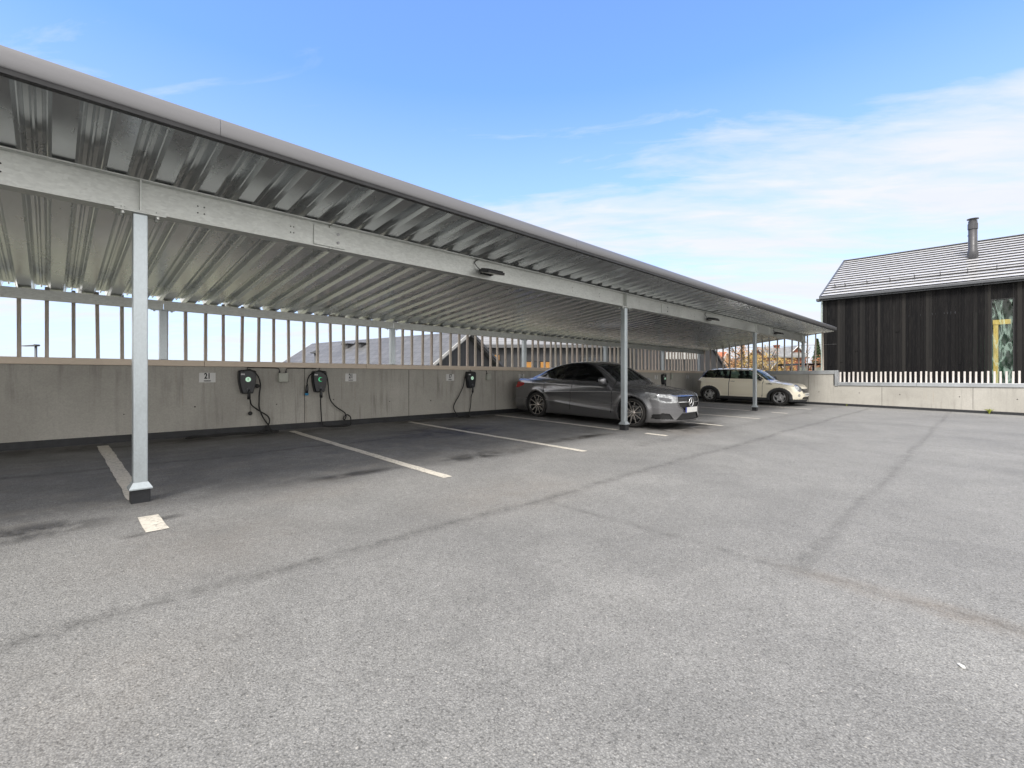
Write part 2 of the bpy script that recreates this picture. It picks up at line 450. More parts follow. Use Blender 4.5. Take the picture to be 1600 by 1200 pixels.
end = empty('concrete_wall', (XW + 0.1, 2, 0))
tag(end, 'pale concrete end wall stepping down beside the cream car', 'wall')
mb = MB(); mb.mat(M_CONC)
mb.box(XW, 21.1, 3.97, YW, -0.6, 1.15); mb.box(XW, 21.1, -16, 3.97, -0.8, 0.72)
mb.mat(M_JOINT)
for y in (4.78, 2.53, 0.24, -2.1): mb.box(XW - 0.002, XW + 0.01, y - 0.006, y + 0.006, 0, 1.14 if y > 3.97 else 0.71)
mb.mat(M_RUBBER)
for y, z in ((4.43, .47), (3.18, .46), (2.04, .43), (0.55, .40), (-0.72, .36), (3.83, .05), (6.6, .5), (5.6, .5)):
    mb.lathe([(0.016, 0), (0.014, 0.003)], 10, Matrix.Translation((XW, y, z)) @ Matrix.Rotation(R(-90), 4, 'Y'))
o = mb.build('wall_face', None, end); o.location = (-21.0, -2, 0)
mb = MB(); mb.box(XW - 0.03, 21.13, 3.93, YW - 0.04, 1.15, 1.285, bev=0.006)
mb.box(XW - 0.03, 21.13, 3.83, 3.925, 0.70, 1.285, bev=0.006)
ys = [3.825, 1.6, -1.2, -4, -7, -10, -13, -16]
for a, b in zip(ys[:-1], ys[1:]): mb.box(XW - 0.03, 21.13, b + 0.002, a - 0.002, 0.72, 0.845, bev=0.006)
o = mb.build('coping', M_COPE_G, end); o.location = (-21.0, -2, 0)
mb = MB()
mb.add([(XW - .012, -16, gz(-16) - .02), (XW - .012, YW - .02, gz(YW) - .02), (XW - .008, YW - .02, gz(YW) + .085), (XW - .008, -16, gz(-16) + .085), (XW, YW - .02, gz(YW) + .085), (XW, -16, gz(-16) + .085)],
       [(0, 3, 2, 1), (3, 5, 4, 2)])
o = mb.build('membrane_strip', M_MEMB, end); o.location = (-21.0, -2, 0)

# ================================================================== picket fences: one slat built, the rest copied
def slat_mesh(w, d, h):
    mb = MB(); mb.box(-w / 2, w / 2, -d / 2, d / 2, 0, h, bev=0.003); return mb
def fence(name, label, base, count, step, w, d, h, jitter):
    fn = empty('picket_fence', base); tag(fn, label, 'fence')
    first = slat_mesh(w, d, h).build('slat', M_SLAT_LIT if name == 'low' else M_SLAT, fn)
    for i in range(count):
        s = first if i == 0 else first.copy()
        if i: COL.objects.link(s); s.parent = fn
        s.location = (step[0] * i + random.uniform(-jitter, jitter), step[1] * i + random.uniform(-jitter, jitter), random.uniform(-0.012, 0.012))
        s.rotation_euler = (random.uniform(-.012, .012), random.uniform(-.012, .012), random.uniform(-.08, .08))
    return fn
f1 = fence('long', 'tall fence of spaced weathered wooden slats behind the long concrete wall', (-1.36, 9.17, 0.45), 84, (0.268, 0), 0.042, 0.055, 1.83, 0.004)
mb = MB()
for z in (0.15, 0.5): mb.box(-0.2, 22.4, 0.031, 0.06, z, z + 0.08)
mb.build('rail', M_COPE_G, f1)
f2 = fence('end', 'tall dark slat fence standing on the end wall under the carport roof', (21.17, 8.93, 0.45), 18, (0, -0.27), 0.055, 0.042, 2.45, 0.004)
mb = MB()
for z in (0.15, 0.5): mb.box(0.031, 0.06, -4.7, 0.05, z, z + 0.08)
mb.build('rail', M_COPE_G, f2)
f3 = fence('low', 'low row of short pale slats showing above the lower wall', (21.17, 3.80, 0.30), 58, (0, -0.1345), 0.06, 0.05, 0.92, 0.005)
mb = MB()
for z in (0.12, 0.36): mb.box(0.031, 0.06, -7.8, 0.05, z, z + 0.08)
mb.build('rail', M_COPE_G, f3)
# ================================================================== carport
def deck_z(y): return 2.692 + 0.113 * (4.98 - y)      # underside of the low flanges
cp = empty('carport', (8.0, 5.0, 0))
tag(cp, 'long open galvanised steel carport with corrugated roof over the bays', 'carport')
def cbuild(mb, name, m=None, parent=None):
    o = mb.build(name, m, parent or cp)
    if parent is None: o.location = (-8.0, -5.0, 0)
    return o
X0, X1 = -11.44, 21.48
P = 0.31
prof = [(0.0, 0.0), (0.110, 0.0),
        (0.130, 0.030), (0.137, 0.034), (0.155, 0.080), (0.159, 0.084), (0.184, 0.084), (0.196, 0.064), (0.208, 0.064), (0.220, 0.084), (0.245, 0.084), (0.249, 0.080), (0.267, 0.034), (0.274, 0.030), (0.294, 0.0)]
mb = MB(); pts = []
n = int((X1 - X0) / P) + 1
for i in range(n):
    for x, z in prof:
        z *= 1.36
        if X0 + i * P + x < X1: pts.append((X0 + i * P + x, z))
pts.append((X1, 0.0))
ya, yb, t = 3.995, 9.27, 0.0012
vs = []
for x, z in pts: vs += [(x, ya, deck_z(ya) + z), (x, yb, deck_z(yb) + z), (x, ya, deck_z(ya) + z + t), (x, yb, deck_z(yb) + z + t)]
fs = []
for i in range(len(pts) - 1):
    a, b = 4 * i, 4 * i + 4
    fs += [(a, a + 1, b + 1, b), (a + 2, b + 2, b + 3, a + 3), (a + 1, a + 3, b + 3, b + 1)]
mb.add(vs, fs)
# fixing screws along the beam line
cbuild(mb, 'roof_sheet', M_DECK)
# front edge trim: a rolled sheet with a dark return lip
mb = MB(); mb.mat(M_FASCIA); mb.smooth = False
arc = [(3.988, 2.826), (3.980, 2.832), (3.974, 2.86), (3.972, 2.89), (3.974, 2.92), (3.981, 2.944), (3.994, 2.956), (4.02, 2.962), (4.16, 2.958)]
ins = [(4.16, 2.955), (4.02, 2.959), (3.996, 2.953), (3.984, 2.942), (3.977, 2.92), (3.975, 2.89), (3.977, 2.86), (3.983, 2.834), (3.990, 2.829)]
arc = [(p[0], p[1]) for p in spline([(u, w, 0) for u, w in arc], 4)]
segs = [-11.44, -7.7, -3.4, 0.9, 5.2, 9.5, 13.8, 18.1, 21.5]
for a, b in zip(segs[:-1], segs[1:]): mb.prism(arc + ins, 'x', a + 0.0015, b - 0.0015)
mb.box(21.485, 21.5, 3.985, 9.27, 2.30, 2.31)
o = cbuild(mb, 'fascia')
mb = MB(); mb.box(-11.44, 21.495, 3.986, 3.994, 2.797, 2.8285); mb.box(-11.44, 21.495, 3.995, 4.03, 2.794, 2.797)
cbuild(mb, 'fascia_lip', M_LIP)
mb = MB()
mb.add([(21.483, 3.99, deck_z(3.99) - .01), (21.483, 9.27, deck_z(9.27) - .01), (21.483, 9.27, deck_z(9.27) + .12), (21.483, 3.99, deck_z(3.99) + .12),
        (21.495, 3.99, deck_z(3.99) - .01), (21.495, 9.27, deck_z(9.27) - .01), (21.495, 9.27, deck_z(9.27) + .12), (21.495, 3.99, deck_z(3.99) + .12)],
       [(0, 3, 2, 1), (4, 5, 6, 7), (0, 1, 5, 4), (2, 3, 7, 6), (0, 4, 7, 3), (1, 2, 6, 5)])
cbuild(mb, 'verge_trim', M_FASCIA)
# main beam
YB = 4.98; ZB0, ZB1 = 2.410, 2.685
POSTS = [0.54, 8.04, 15.50]
mb = MB()
splx = [2.15, 9.70, 17.10]
cut = [-11.4, -5.4] + splx + [21.32]
for a, b in zip(cut[:-1], cut[1:]):
    a += 0.007; b -= 0.007
    mb.box(a, b, YB - .0675, YB + .0675, ZB0, ZB0 + .0105, bev=.002); mb.box(a, b, YB - .0675, YB + .0675, ZB1 - .0105, ZB1, bev=.002)
    mb.box(a, b, YB - .004, YB + .004, ZB0 + .0105, ZB1 - .0105)
beam = cbuild(mb, 'main_beam', M_GALV)
for x in POSTS + [21.0]:
    mb = MB(); mb.box(x - .006, x + .006, YB - .062, YB - .0042, ZB0 + .011, ZB1 - .011); mb.box(x - .006, x + .006, YB + .0042, YB + .062, ZB0 + .011, ZB1 - .011)
    mb.build('stiffener', M_GALV, beam)
for x in splx:
    mb = MB(); mb.mat(M_GALV).box(x - .17, x + .17, YB - .0185, YB - .0045, ZB0 + .035, ZB1 - .035, bev=.002)
    mb.mat(M_BOLT)
    for dx in (0.09,):
        for dz in (-.045, .045): mb.lathe([(.016, 0), (.016, .012), (.009, .013), (.009, .02)], 8, Matrix.Translation((x + dx, YB - .0185, (ZB0 + ZB1) / 2 + dz)) @ Matrix.Rotation(R(90), 4, 'X'))
    mb.build('splice_plate', None, beam)
mb = MB()
for x in (-.25, .95, 1.0, 1.75, 1.78, 6.4, 7.2, 8.6, 11.2): 
    for dz in (-.03, .03): mb.lathe([(.007, 0), (.006, .003)], 8, Matrix.Translation((x, YB - .0042, (ZB0 + ZB1) / 2 + dz)) @ Matrix.Rotation(R(90), 4, 'X'))
mb.build('bolt_hole', M_RUBBER, beam)
# posts
def make_post(zbase, zt, w=.098, foot=True):
    mb = MB(); mb.box(-w / 2, w / 2, -w / 2, w / 2, zbase + 0.012, zt - .012, bev=.009)
    mb.mat(M_POST); mb.mats = [M_POST]
    p = mb.build('post', None, cp)
    mb = MB(); mb.box(-.17, .17, -.075, .075, -.012, 0, bev=.002)
    for sx in (-.115, .115):
        for sy in (-.045, .045):
            mb.lathe([(.016, -.034), (.016, -.0125)], 6, Matrix.Translation((sx, sy, 0))); mb.lathe([(.014, .011), (.014, .024)], 6, Matrix.Translation((sx, sy, 0)))
    hp = mb.build('head_plate', M_GALV, p); hp.location = (0, 0, zt)
    if foot:
        mb = MB(); mb.box(-.064, .064, -.064, .064, -.03, .108, bev=.003); mb.build('base_sleeve', M_MEMB, p)
        mb = MB(); a, b = .078, w / 2 + .001
        mb.add([(-a, -a, .108), (a, -a, .108), (a, a, .108), (-a, a, .108), (-a, -a, .118), (a, -a, .118), (a, a, .118), (-a, a, .118), (-b, -b, .165), (b, -b, .165), (b, b, .165), (-b, b, .165)],
               [(3, 2, 1, 0), (0, 1, 5, 4), (1, 2, 6, 5), (2, 3, 7, 6), (3, 0, 4, 7), (4, 5, 9, 8), (5, 6, 10, 9), (6, 7, 11, 10), (7, 4, 8, 11)])
        mb.build('base_collar', M_POST, p)
    return p
p0 = make_post(0.0, ZB0 - .001); p0.location = (POSTS[0] - 8, YB - 5, 0)
for x in POSTS[1:] + [-6.96]:
    q = copy_tree(p0, cp); q.location = (x - 8, YB - 5, 0)
pe = make_post(1.287, ZB0 - .001, .098, False); pe.location = (21.0 - 8, YB - 5, 0)
# rear purlin and its short posts on the wall
mb = MB()
for a, b in zip([-11.4, -2.75, 1.26, 5.27, 9.39, 13.37, 17.4], [-2.75, 1.26, 5.27, 9.39, 13.37, 17.4, 21.3]):
    mb.box(a + .003, b - .003, 8.955, 8.962, 2.085, 2.222); mb.box(a + .003, b - .003, 8.962, 9.045, 2.085, 2.092); mb.box(a + .003, b - .003, 8.962, 9.045, 2.215, 2.222)
    mb.box(b - 1.0, b - .55, 8.9465, 8.9545, 2.11, 2.20)
pur = cbuild(mb, 'purlin', M_GALV)
mb = MB(); mb.box(-.05, .05, -.05, .05, 1.307, 2.075, bev=.006); mb.box(-.15, .15, -.055, .055, 2.0755, 2.084)
for sx in (-.11, .11): mb.lathe([(.014, 2.055), (.014, 2.075)], 6, Matrix.Translation((sx, 0, 0)))
rp = mb.build('rear_post', M_POST, cp); rp.location = (1.26 - 8, 4.0, 0)
for x in (-2.75, 5.27, 9.39, 13.37, 17.4, 20.75):
    q = rp.copy(); COL.objects.link(q); q.parent = cp; q.location = (x - 8, 4.0, 0)

# ================================================================== floodlights under the beam
M_LENS = simple('lamp_lens', (0.55, 0.54, 0.50), 0.35, 0, 0.1, 20)
def make_flood():
    r = empty('floodlight')
    T = Matrix.Rotation(R(12), 4, 'X')
    mb = MB(); mb.box(-.155, .155, -.24, -.03, -.02, .018, T, bev=.006)
    for i in range(9): mb.box(-.13 + i * .032, -.122 + i * .032, -.22, -.05, .019, .034, T)
    mb.build('lamp_body', M_BLACK, r)
    mb = MB(); mb.box(-.13, .13, -.222, -.05, -.0245, -.0205, T); mb.build('lens', M_LENS, r)
    mb = MB(); mb.box(-.10, -.08, -.06, .0, -.05, .0, bev=.003); mb.box(.08, .10, -.06, .0, -.05, .0, bev=.003); mb.box(-.10, .10, -.012, 0, -.05, -.02, bev=.003)
    mb.build('bracket', M_BLACK, r)
    mb = MB(); mb.tube(spline([(-.15, -.05, 0), (-.19, -.03, .04), (-.21, -.012, .09), (-.17, -.01, .13), (-.13, -.03, .148)]), .006, 6); mb.build('supply_cable', M_BLACK, r)
    return r
fl = make_flood()
for i, (x, z, lab) in enumerate(((4.40, 2.535, 'black floodlight under the main beam, the one nearer the empty bays'),
                                 (12.0, 2.535, 'black floodlight on the beam, left of the grey car\'s far front corner'),
                                 (17.45, 2.535, 'black floodlight beside the last beam splice, above the cream car'))):
    q = fl if i == 0 else copy_tree(fl)
    q.location = (x, YB - .0045, z)
    tag(q, ('black floodlight on the beam over the empty bays', 'black floodlight halfway along the beam, between second and third posts', 'black floodlight beside the last beam splice, above the cream car')[i], 'floodlight', 'floodlights under the carport beam')

# ================================================================== charging boxes, cables, signs
M_HOUSE = simple('charger_shell', (0.014, 0.016, 0.02), 0.33, 0, 0.15, 12, rvar=0.06)
M_STICK = simple('pale_sticker', (0.55, 0.55, 0.56), 0.5)
M_SOCK = simple('socket_grey', (0.085, 0.088, 0.10), 0.45)
M_LED = simple('status_led', (0.55, 0.75, 0.6), 0.4, emit=((0.55, 0.95, 0.68), 0.22))
M_LEDD = simple('status_led_green', (0.05, 0.35, 0.16), 0.4, emit=((0.08, 0.75, 0.30), 0.25))
M_BLUE = simple('plug_blue', (0.02, 0.22, 0.42), 0.45)
M_SIGN = simple('sign_plate', (0.62, 0.62, 0.61), 0.5, 0.1, 0.05)
FACE = Matrix.Rotation(R(90), 4, 'X')             # text lies in the wall plane, facing the lot
def make_charger(lit):
    r = empty('charging_station')
    shield = [(-.128, .185), (-.10, .20), (.10, .20), (.128, .185), (.134, .10), (.130, 0), (.112, -.10), (.088, -.192), (.075, -.20), (-.075, -.20), (-.088, -.192), (-.112, -.10), (-.130, 0), (-.134, .10)]
    mb = MB()
    vs = [(x, -.002, z) for x, z in shield] + [(x, -.085, z) for x, z in shield] + [(x * .88, -.112, z * .92) for x, z in shield]
    n = len(shield); fs = [tuple(range(n))]
    for k in (0, n): fs += [(k + i, k + n + i, k + n + (i + 1) % n, k + (i + 1) % n) for i in range(n)]
    fs += [tuple(range(2 * n, 3 * n))[::-1]]
    mb.add(vs, fs); mb.build('housing', M_HOUSE, r)
    A = lambda x, z: Matrix.Translation((x, -.1125, z)) @ Matrix.Rotation(R(90), 4, 'X')
    mb = MB(); mb.lathe([(.042, 0), (.042, .002)], 28, A(0, .04)); st = mb.build('status_light', M_LED if lit else M_LEDD, r)
    if lit: text_mesh('status_symbol', 'Z', .045, M_SOCK, st, Matrix.Translation((0, -.1152, .04)) @ FACE)
    else:
        mb = MB(); mb.lathe([(.032, .0022), (.032, .003)], 28, A(.012, .04)); mb.build('status_symbol', M_HOUSE, st)
    mb = MB(); mb.lathe([(.033, 0), (.033, .012), (.026, .012), (.024, .004)], 24, A(0.006, -.135)); mb.build('socket', M_SOCK, r)
    mb = MB(); mb.box(-.112, -.05, -.1145, -.1125, .115, .14); mb.build('sticker', M_STICK, r)
    mb = MB(); mb.tube(spline([(0, -.03, .195), (.01, -.03, .235), (.03, -.02, .262)]), .008, 6); mb.build('supply_cable', M_BLACK, r)
    return r
ch_lit = make_charger(True); ch_green = make_charger(False)
spec = [(ch_lit, 2.40, .958, 'black charging box with pale round status light, beside the first junction box'),
        (ch_green, 3.63, .954, 'black charging box with small green crescent light and a blue plug hanging'),
        (None, 7.34, .972, 'black charging box left of the small junction box behind the grey car'),
        (None, 17.15, .94, 'black charging box on the wall seen beyond the grey car bonnet')]
for src, x, z, lab in spec:
    q = src or copy_tree(ch_lit)
    q.location = (x, YW, z); tag(q, lab, 'charging station', 'charging boxes on the long wall')

def cable(label, strands, extra=None):
    r = empty('charging_cable', (strands[0][0][0], YW - .1, 0))
    mb = MB(); mb.smooth = True
    for s in strands: mb.tube(spline(s, 10), .0115, 8)
    o = mb.build('cord', M_RUBBER, r); o.location = -r.location
    tag(r, label, 'charging cable', 'black charging cables')
    return r
def plug(parent, x, y, z, blue=False, tilt=0.0):
    T = Matrix.Translation((x, y, z)) @ Matrix.Rotation(tilt, 4, 'Y')
    mb = MB(); mb.smooth = True; mb.lathe([(.012, .11), (.02, .07), (.026, 0), (.026, -.06)], 16, T)
    o = mb.build('plug', M_BLACK, parent); o.location = -parent.location
    if blue:
        mb = MB(); mb.lathe([(.033, -.0605), (.033, -.085), (.03, -.10)], 16, T); c = mb.build('plug_cap', M_BLUE, o)
g = lambda y: gz(y) + .016
yk = YW - .06
c1 = cable('black cable looping off the box with the pale status light into floor coils',
      [[(2.32, yk - .07, 1.14), (2.42, yk - .07, 1.165), (2.50, yk - .05, 1.12), (2.57, yk - .03, 1.03), (2.60, yk - .02, .89), (2.59, yk, .76), (2.585, yk, .64), (2.59, yk, .50), (2.645, yk, .34), (2.725, yk, .21), (2.77, yk - .05, g(8.8)), (2.70, yk - .25, g(8.6)), (2.55, yk - .18, g(8.65)), (2.63, yk - .03, g(8.8)),
        (2.85, yk - .1, g(8.7)), (2.75, yk - .26, g(8.5)), (2.45, yk - .2, g(8.6)), (2.1, yk - .06, g(8.8)), (1.75, yk - .12, g(8.7)), (1.5, yk - .2, g(8.6)), (1.62, yk - .05, g(8.8)), (2.0, yk - .16, g(8.7)), (2.3, yk - .08, g(8.7))],
       [(2.406, YW - .12, .80), (2.412, YW - .15, .74), (2.43, YW - .12, .645), (2.467, YW - .08, .555), (2.60, yk, .445), (2.71, yk - .01, .365), (2.75, yk - .01, .29), (2.73, yk - .02, .20), (2.67, yk - .03, .13), (2.55, yk - .1, g(8.7)), (2.2, yk - .02, g(8.8)), (1.9, yk - .1, g(8.7))]])
plug(c1, 2.409, YW - .125, .72, tilt=0.05)
mb = MB(); mb.lathe([(.02, -.012), (.034, -.004), (.034, .012), (.02, .02)], 14, Matrix.Translation((2.453, yk + .03, .415)) @ Matrix.Rotation(R(90), 4, 'X')); mb.tube([(2.43, yk, .70), (2.45, yk + .02, .55), (2.453, yk + .03, .42)], .003, 5)
mb.lathe([(.02, -.012), (.036, -.004), (.036, .012), (.02, .02)], 14, Matrix.Translation((2.555, yk - .0, .885)) @ Matrix.Rotation(R(90), 4, 'X'))
o = mb.build('dust_cap', M_RUBBER, c1); o.location = -c1.location
c2 = cable('black cable with a blue plug draped over the box with the green light',
      [[(3.40, yk, .82), (3.405, yk, .96), (3.44, yk - .02, 1.07), (3.51, yk - .08, 1.13), (3.62, yk - .09, 1.155), (3.72, yk - .06, 1.10), (3.79, yk, .96), (3.81, yk, .74), (3.853, yk, .578), (3.965, yk, .453), (4.11, yk, .355), (4.155, yk, .281), (4.12, yk - .01, .20), (4.09, yk - .02, .24), (4.155, yk - .02, .30), (4.23, yk - .02, .256), (4.245, yk - .02, .17), (4.2, yk - .08, g(8.7)), (4.0, yk - .2, g(8.6)), (3.8, yk - .08, g(8.8)), (3.95, yk - .02, g(8.8)), (4.15, yk - .12, g(8.7)), (3.9, yk - .17, g(8.6)), (3.74, yk - .05, g(8.8)), (3.678, yk - .01, .171), (3.667, yk, .29), (3.658, yk, .448), (3.64, YW - .09, .605), (3.637, YW - .12, .70), (3.636, YW - .12, .80)]])
plug(c2, 3.398, yk, .80, True, 0.05); plug(c2, 3.637, YW - .12, .71)
c3 = cable('black cable hanging slack from the box behind the grey car',
      [[(7.40, yk, 1.12), (7.30, yk - .08, 1.165), (7.19, yk - .01, 1.10), (7.14, yk, 1.0), (7.10, yk, .82), (6.977, yk, .604), (6.85, yk, .431), (6.81, yk, .319), (6.84, yk - .02, .21), (6.92, yk - .1, g(8.7)), (7.1, yk - .2, g(8.6)), (7.25, yk - .06, g(8.8)), (7.0, yk - .04, g(8.8)), (6.85, yk - .15, g(8.7)), (7.1, yk - .22, g(8.6)), (7.27, yk - .04, .12), (7.30, yk, .19), (7.335, yk, .386), (7.348, yk, .555), (7.346, YW - .12, .685), (7.346, YW - .12, .82)]])
plug(c3, 7.346, YW - .12, .72)
c4 = cable('black cable bunched on the box beyond the grey car bonnet',
      [[(17.0, yk - .06, 1.12), (17.1, yk - .06, 1.17), (17.25, yk - .05, 1.12), (17.32, yk, .9), (17.33, yk, .6), (17.28, yk, .3), (17.2, yk - .1, g(8.7)), (17.4, yk - .25, g(8.6)), (17.5, yk - .05, g(8.8)), (17.2, yk, .35), (17.16, YW - .12, .7), (17.156, YW - .12, .8)]])
plug(c4, 17.156, YW - .12, .70)

M_BOXG = simple('box_grey_plastic', (0.40, 0.41, 0.36), 0.5)
def jbox(x, z, w, h, label):
    r = empty('junction_box', (x, YW, z)); tag(r, label, 'junction box', 'junction boxes on the long wall')
    mb = MB(); mb.box(-w / 2, w / 2, -.055, -.002, -h / 2, h / 2, bev=.006); mb.build('box_body', M_BOXG, r)
    mb = MB(); mb.box(-w / 2 + .004, w / 2 - .004, -.075, -.0555, -h / 2 + .004, h / 2 - .004, bev=.005); mb.build('lid', M_BOXG, r)
    return r
j1 = jbox(2.985, 1.03, .165, .165, 'square grey junction box between the two charging boxes')
for sx in (-1, 1):
    mb = MB(); mb.lathe([(.013, .0825), (.013, .11), (.009, .115)], 10, Matrix.Translation((sx * .055, -.03, 0)))
    far = -.585 if sx < 0 else .62
    mb.tube(spline([(sx * .055, -.03, .11), (sx * .06, -.03, .14), (sx * .10, -.025, .168), (far * .5, -.02, .171), (far * .97, -.022, .17)]), .007, 6)
    mb.build('supply_cable', M_BLACK, j1)
j2 = jbox(7.93, 1.035, .13, .15, 'small grey junction box behind the boot of the grey car')
j3 = jbox(17.85, 1.055, .14, .21, 'grey junction box beside the charging box beyond the grey bonnet')
for j in (j2, j3):
    mb = MB(); mb.lathe([(.013, .075), (.013, .11), (.009, .115)], 10, Matrix.Translation((-.04, -.03, 0))); mb.tube(spline([(-.04, -.03, .11), (-.045, -.025, .14), (-.06, -.02, .17)]), .007, 6); mb.build('supply_cable', M_BLACK, j)

def sign(x, z, num, label):
    r = empty('number_sign', (x, YW, z)); tag(r, label, 'sign', 'bay number signs on the long wall')
    mb = MB(); mb.box(-.115, .115, -.004, -.001, -.078, .078); mb.build('plate', M_SIGN, r)
    T = Matrix.Translation((0, -.0055, .022)) @ FACE @ Matrix.Scale(.72, 4, (1, 0, 0))
    text_mesh('numeral', num, .125, M_INK, r, T, bold=.004)
    text_mesh('lettering', 'NORDET', .030, M_INK, r, Matrix.Translation((0, -.0055, -.055)) @ FACE @ Matrix.Scale(.8, 4, (1, 0, 0)), bold=.001)
sign(1.83, 1.03, '21', 'white 21 sign left of the box with the pale status light')
sign(4.28, 1.03, '21', 'white 21 sign right of the box with the green light')
sign(6.75, 1.03, '17', 'white 17 sign beside the charging box with cable hanging to its left')
sign(9.18, 1.04, '17', 'white number sign half hidden by the rear of the grey car')
sign(16.65, 1.03, '13', 'small white sign between grey bonnet and far charging box')
sign(19.37, 1.03, '13', 'faint white sign on the long wall near the cream car')
# ================================================================== cars: smooth shells traced by rays from an inner axis
def smax(a, b, k):
    h = np.clip(0.5 + 0.5 * (a - b) / k, 0, 1)
    return b + (a - b) * h + k * h * (1 - h)
def smin(a, b, k): return -smax(-a, -b, k)
def curve(pts):
    """smooth monotone interpolation through (x, value) points"""
    p = sorted(pts); xs = np.array([q[0] for q in p]); ys = np.array([q[1] for q in p])
    d = np.diff(ys) / np.diff(xs); m = np.zeros(len(xs)); m[0] = d[0]; m[-1] = d[-1]
    for i in range(1, len(xs) - 1):
        m[i] = 0 if d[i - 1] * d[i] <= 0 else 2 * d[i - 1] * d[i] / (d[i - 1] + d[i])
    def f(x):
        x = np.clip(x, xs[0], xs[-1]); i = np.clip(np.searchsorted(xs, x) - 1, 0, len(xs) - 2)
        h = xs[i + 1] - xs[i]; t = (x - xs[i]) / h
        return (2 * t**3 - 3 * t**2 + 1) * ys[i] + (t**3 - 2 * t**2 + t) * h * m[i] + (-2 * t**3 + 3 * t**2) * ys[i + 1] + (t**3 - t**2) * h * m[i + 1]
    return f
def sstep(a, b, x):
    t = np.clip((x - a) / (b - a), 0, 1); return t * t * (3 - 2 * t)
def crease(x, z, line, amp, w, x0, x1, fade=0.25):
    f = curve(line); d = z - f(x)
    return amp * np.where(d > 0, np.exp(-d / (w * 0.55)), np.exp(d / w)) * sstep(x0, x0 + fade, x) * (1 - sstep(x1 - fade, x1, x))
def inpoly(px, py, poly):
    c = np.zeros(px.shape, bool); n = len(poly)
    for i in range(n):
        x0, y0 = poly[i]; x1, y1 = poly[(i + 1) % n]
        cond = (y0 > py) != (y1 > py)
        with np.errstate(divide='ignore', invalid='ignore'):
            xi = (x1 - x0) * (py - y0) / (y1 - y0) + x0
        c ^= cond & (px < xi)
    return c
def grow(poly, d):
    """polygon pushed outwards by d"""
    cx = sum(p[0] for p in poly) / len(poly); cy = sum(p[1] for p in poly) / len(poly)
    out = []; n = len(poly)
    ar = sum(poly[i][0] * poly[(i + 1) % n][1] - poly[(i + 1) % n][0] * poly[i][1] for i in range(n))
    s = 1 if ar > 0 else -1
    for i in range(n):
        a, b, c = poly[i - 1], poly[i], poly[(i + 1) % n]
        e1 = Vector((b[0] - a[0], b[1] - a[1])).normalized(); e2 = Vector((c[0] - b[0], c[1] - b[1])).normalized()
        nn = (Vector((e1.y, -e1.x)) + Vector((e2.y, -e2.x))) * s
        if nn.length < 1e-6: nn = Vector((e1.y, -e1.x)) * s
        nn.normalize(); k = d / max(0.45, nn.dot(Vector((e1.y, -e1.x)) * s))
        out.append((b[0] + nn.x * k, b[1] + nn.y * k))
    return out
def shell(F, xa, xb, zc, nmid, nend, na):
    rows_o = []; rows_d = []
    th = np.linspace(0.004, math.pi / 2, nend, endpoint=False)
    ph = np.linspace(0, 2 * math.pi, na, endpoint=False) - math.pi / 2
    ring = np.stack([np.zeros(na), np.cos(ph), np.sin(ph)], -1)
    for t in th: rows_o.append((xa, t, -1))
    for x in np.linspace(xa, xb, nmid): rows_o.append((x, math.pi / 2, 0))
    for t in th[::-1]: rows_o.append((xb, t, 1))
    n = len(rows_o); O = np.zeros((n, na, 3)); D = np.zeros((n, na, 3))
    for i, (x, t, s) in enumerate(rows_o):
        O[i, :, 0] = x; O[i, :, 2] = zc
        D[i] = ring * math.sin(t); D[i, :, 0] = s * math.cos(t)
    lo = np.zeros((n, na)); hi = np.full((n, na), 2.2)
    for _ in range(26):
        mid = (lo + hi) / 2; p = O + D * mid[..., None]
        ins = F(p[..., 0], p[..., 1], p[..., 2]) < 0
        lo = np.where(ins, mid, lo); hi = np.where(ins, hi, mid)
    V = (O + D * lo[..., None])
    idx = np.arange(n * na).reshape(n, na)
    a = idx[:-1]; b = idx[1:]; a2 = np.roll(a, -1, 1); b2 = np.roll(b, -1, 1)
    Fc = np.stack([a, a2, b2, b], -1).reshape(-1, 4)
    V = V.reshape(-1, 3)
    c = V[Fc].mean(1); nrm = np.cross(V[Fc[:, 2]] - V[Fc[:, 0]], V[Fc[:, 3]] - V[Fc[:, 1]])
    nrm /= np.linalg.norm(nrm, axis=1)[:, None] + 1e-12
    flip = (nrm * (c - np.array([0, 0, zc])))[:, 1:].sum(1).mean() < 0
    if flip: Fc = Fc[:, ::-1]; nrm = -nrm
    # smooth vertex normals, kept when the shell is cut into parts
    vn = np.zeros_like(V)
    for k in range(4): np.add.at(vn, Fc[:, k], nrm)
    vn /= np.linalg.norm(vn, axis=1)[:, None] + 1e-12
    return V, Fc, c, nrm, vn
def piece(name, sh, sel, mats, parent, slots=None, inset=0.0, thick=0.0):
    V, Fc, c, nrm, vn = sh
    f = Fc[sel]
    if len(f) == 0: return None
    u, inv = np.unique(f, return_inverse=True); inv = inv.reshape(f.shape)
    P = V[u] - vn[u] * inset; me = bpy.data.meshes.new(name)
    vt = P; fc = inv
    me.from_pydata(vt.tolist(), [], fc.tolist())
    for m in (mats if isinstance(mats, list) else [mats]): me.materials.append(m)
    if slots is not None: me.polygons.foreach_set('material_index', slots[sel].astype(np.int32))
    me.polygons.foreach_set('use_smooth', [True] * len(fc))
    me.update(); me.normals_split_custom_set_from_vertices(vn[u].tolist())
    o = bpy.data.objects.new(name, me); COL.objects.link(o); o.parent = parent
    return o

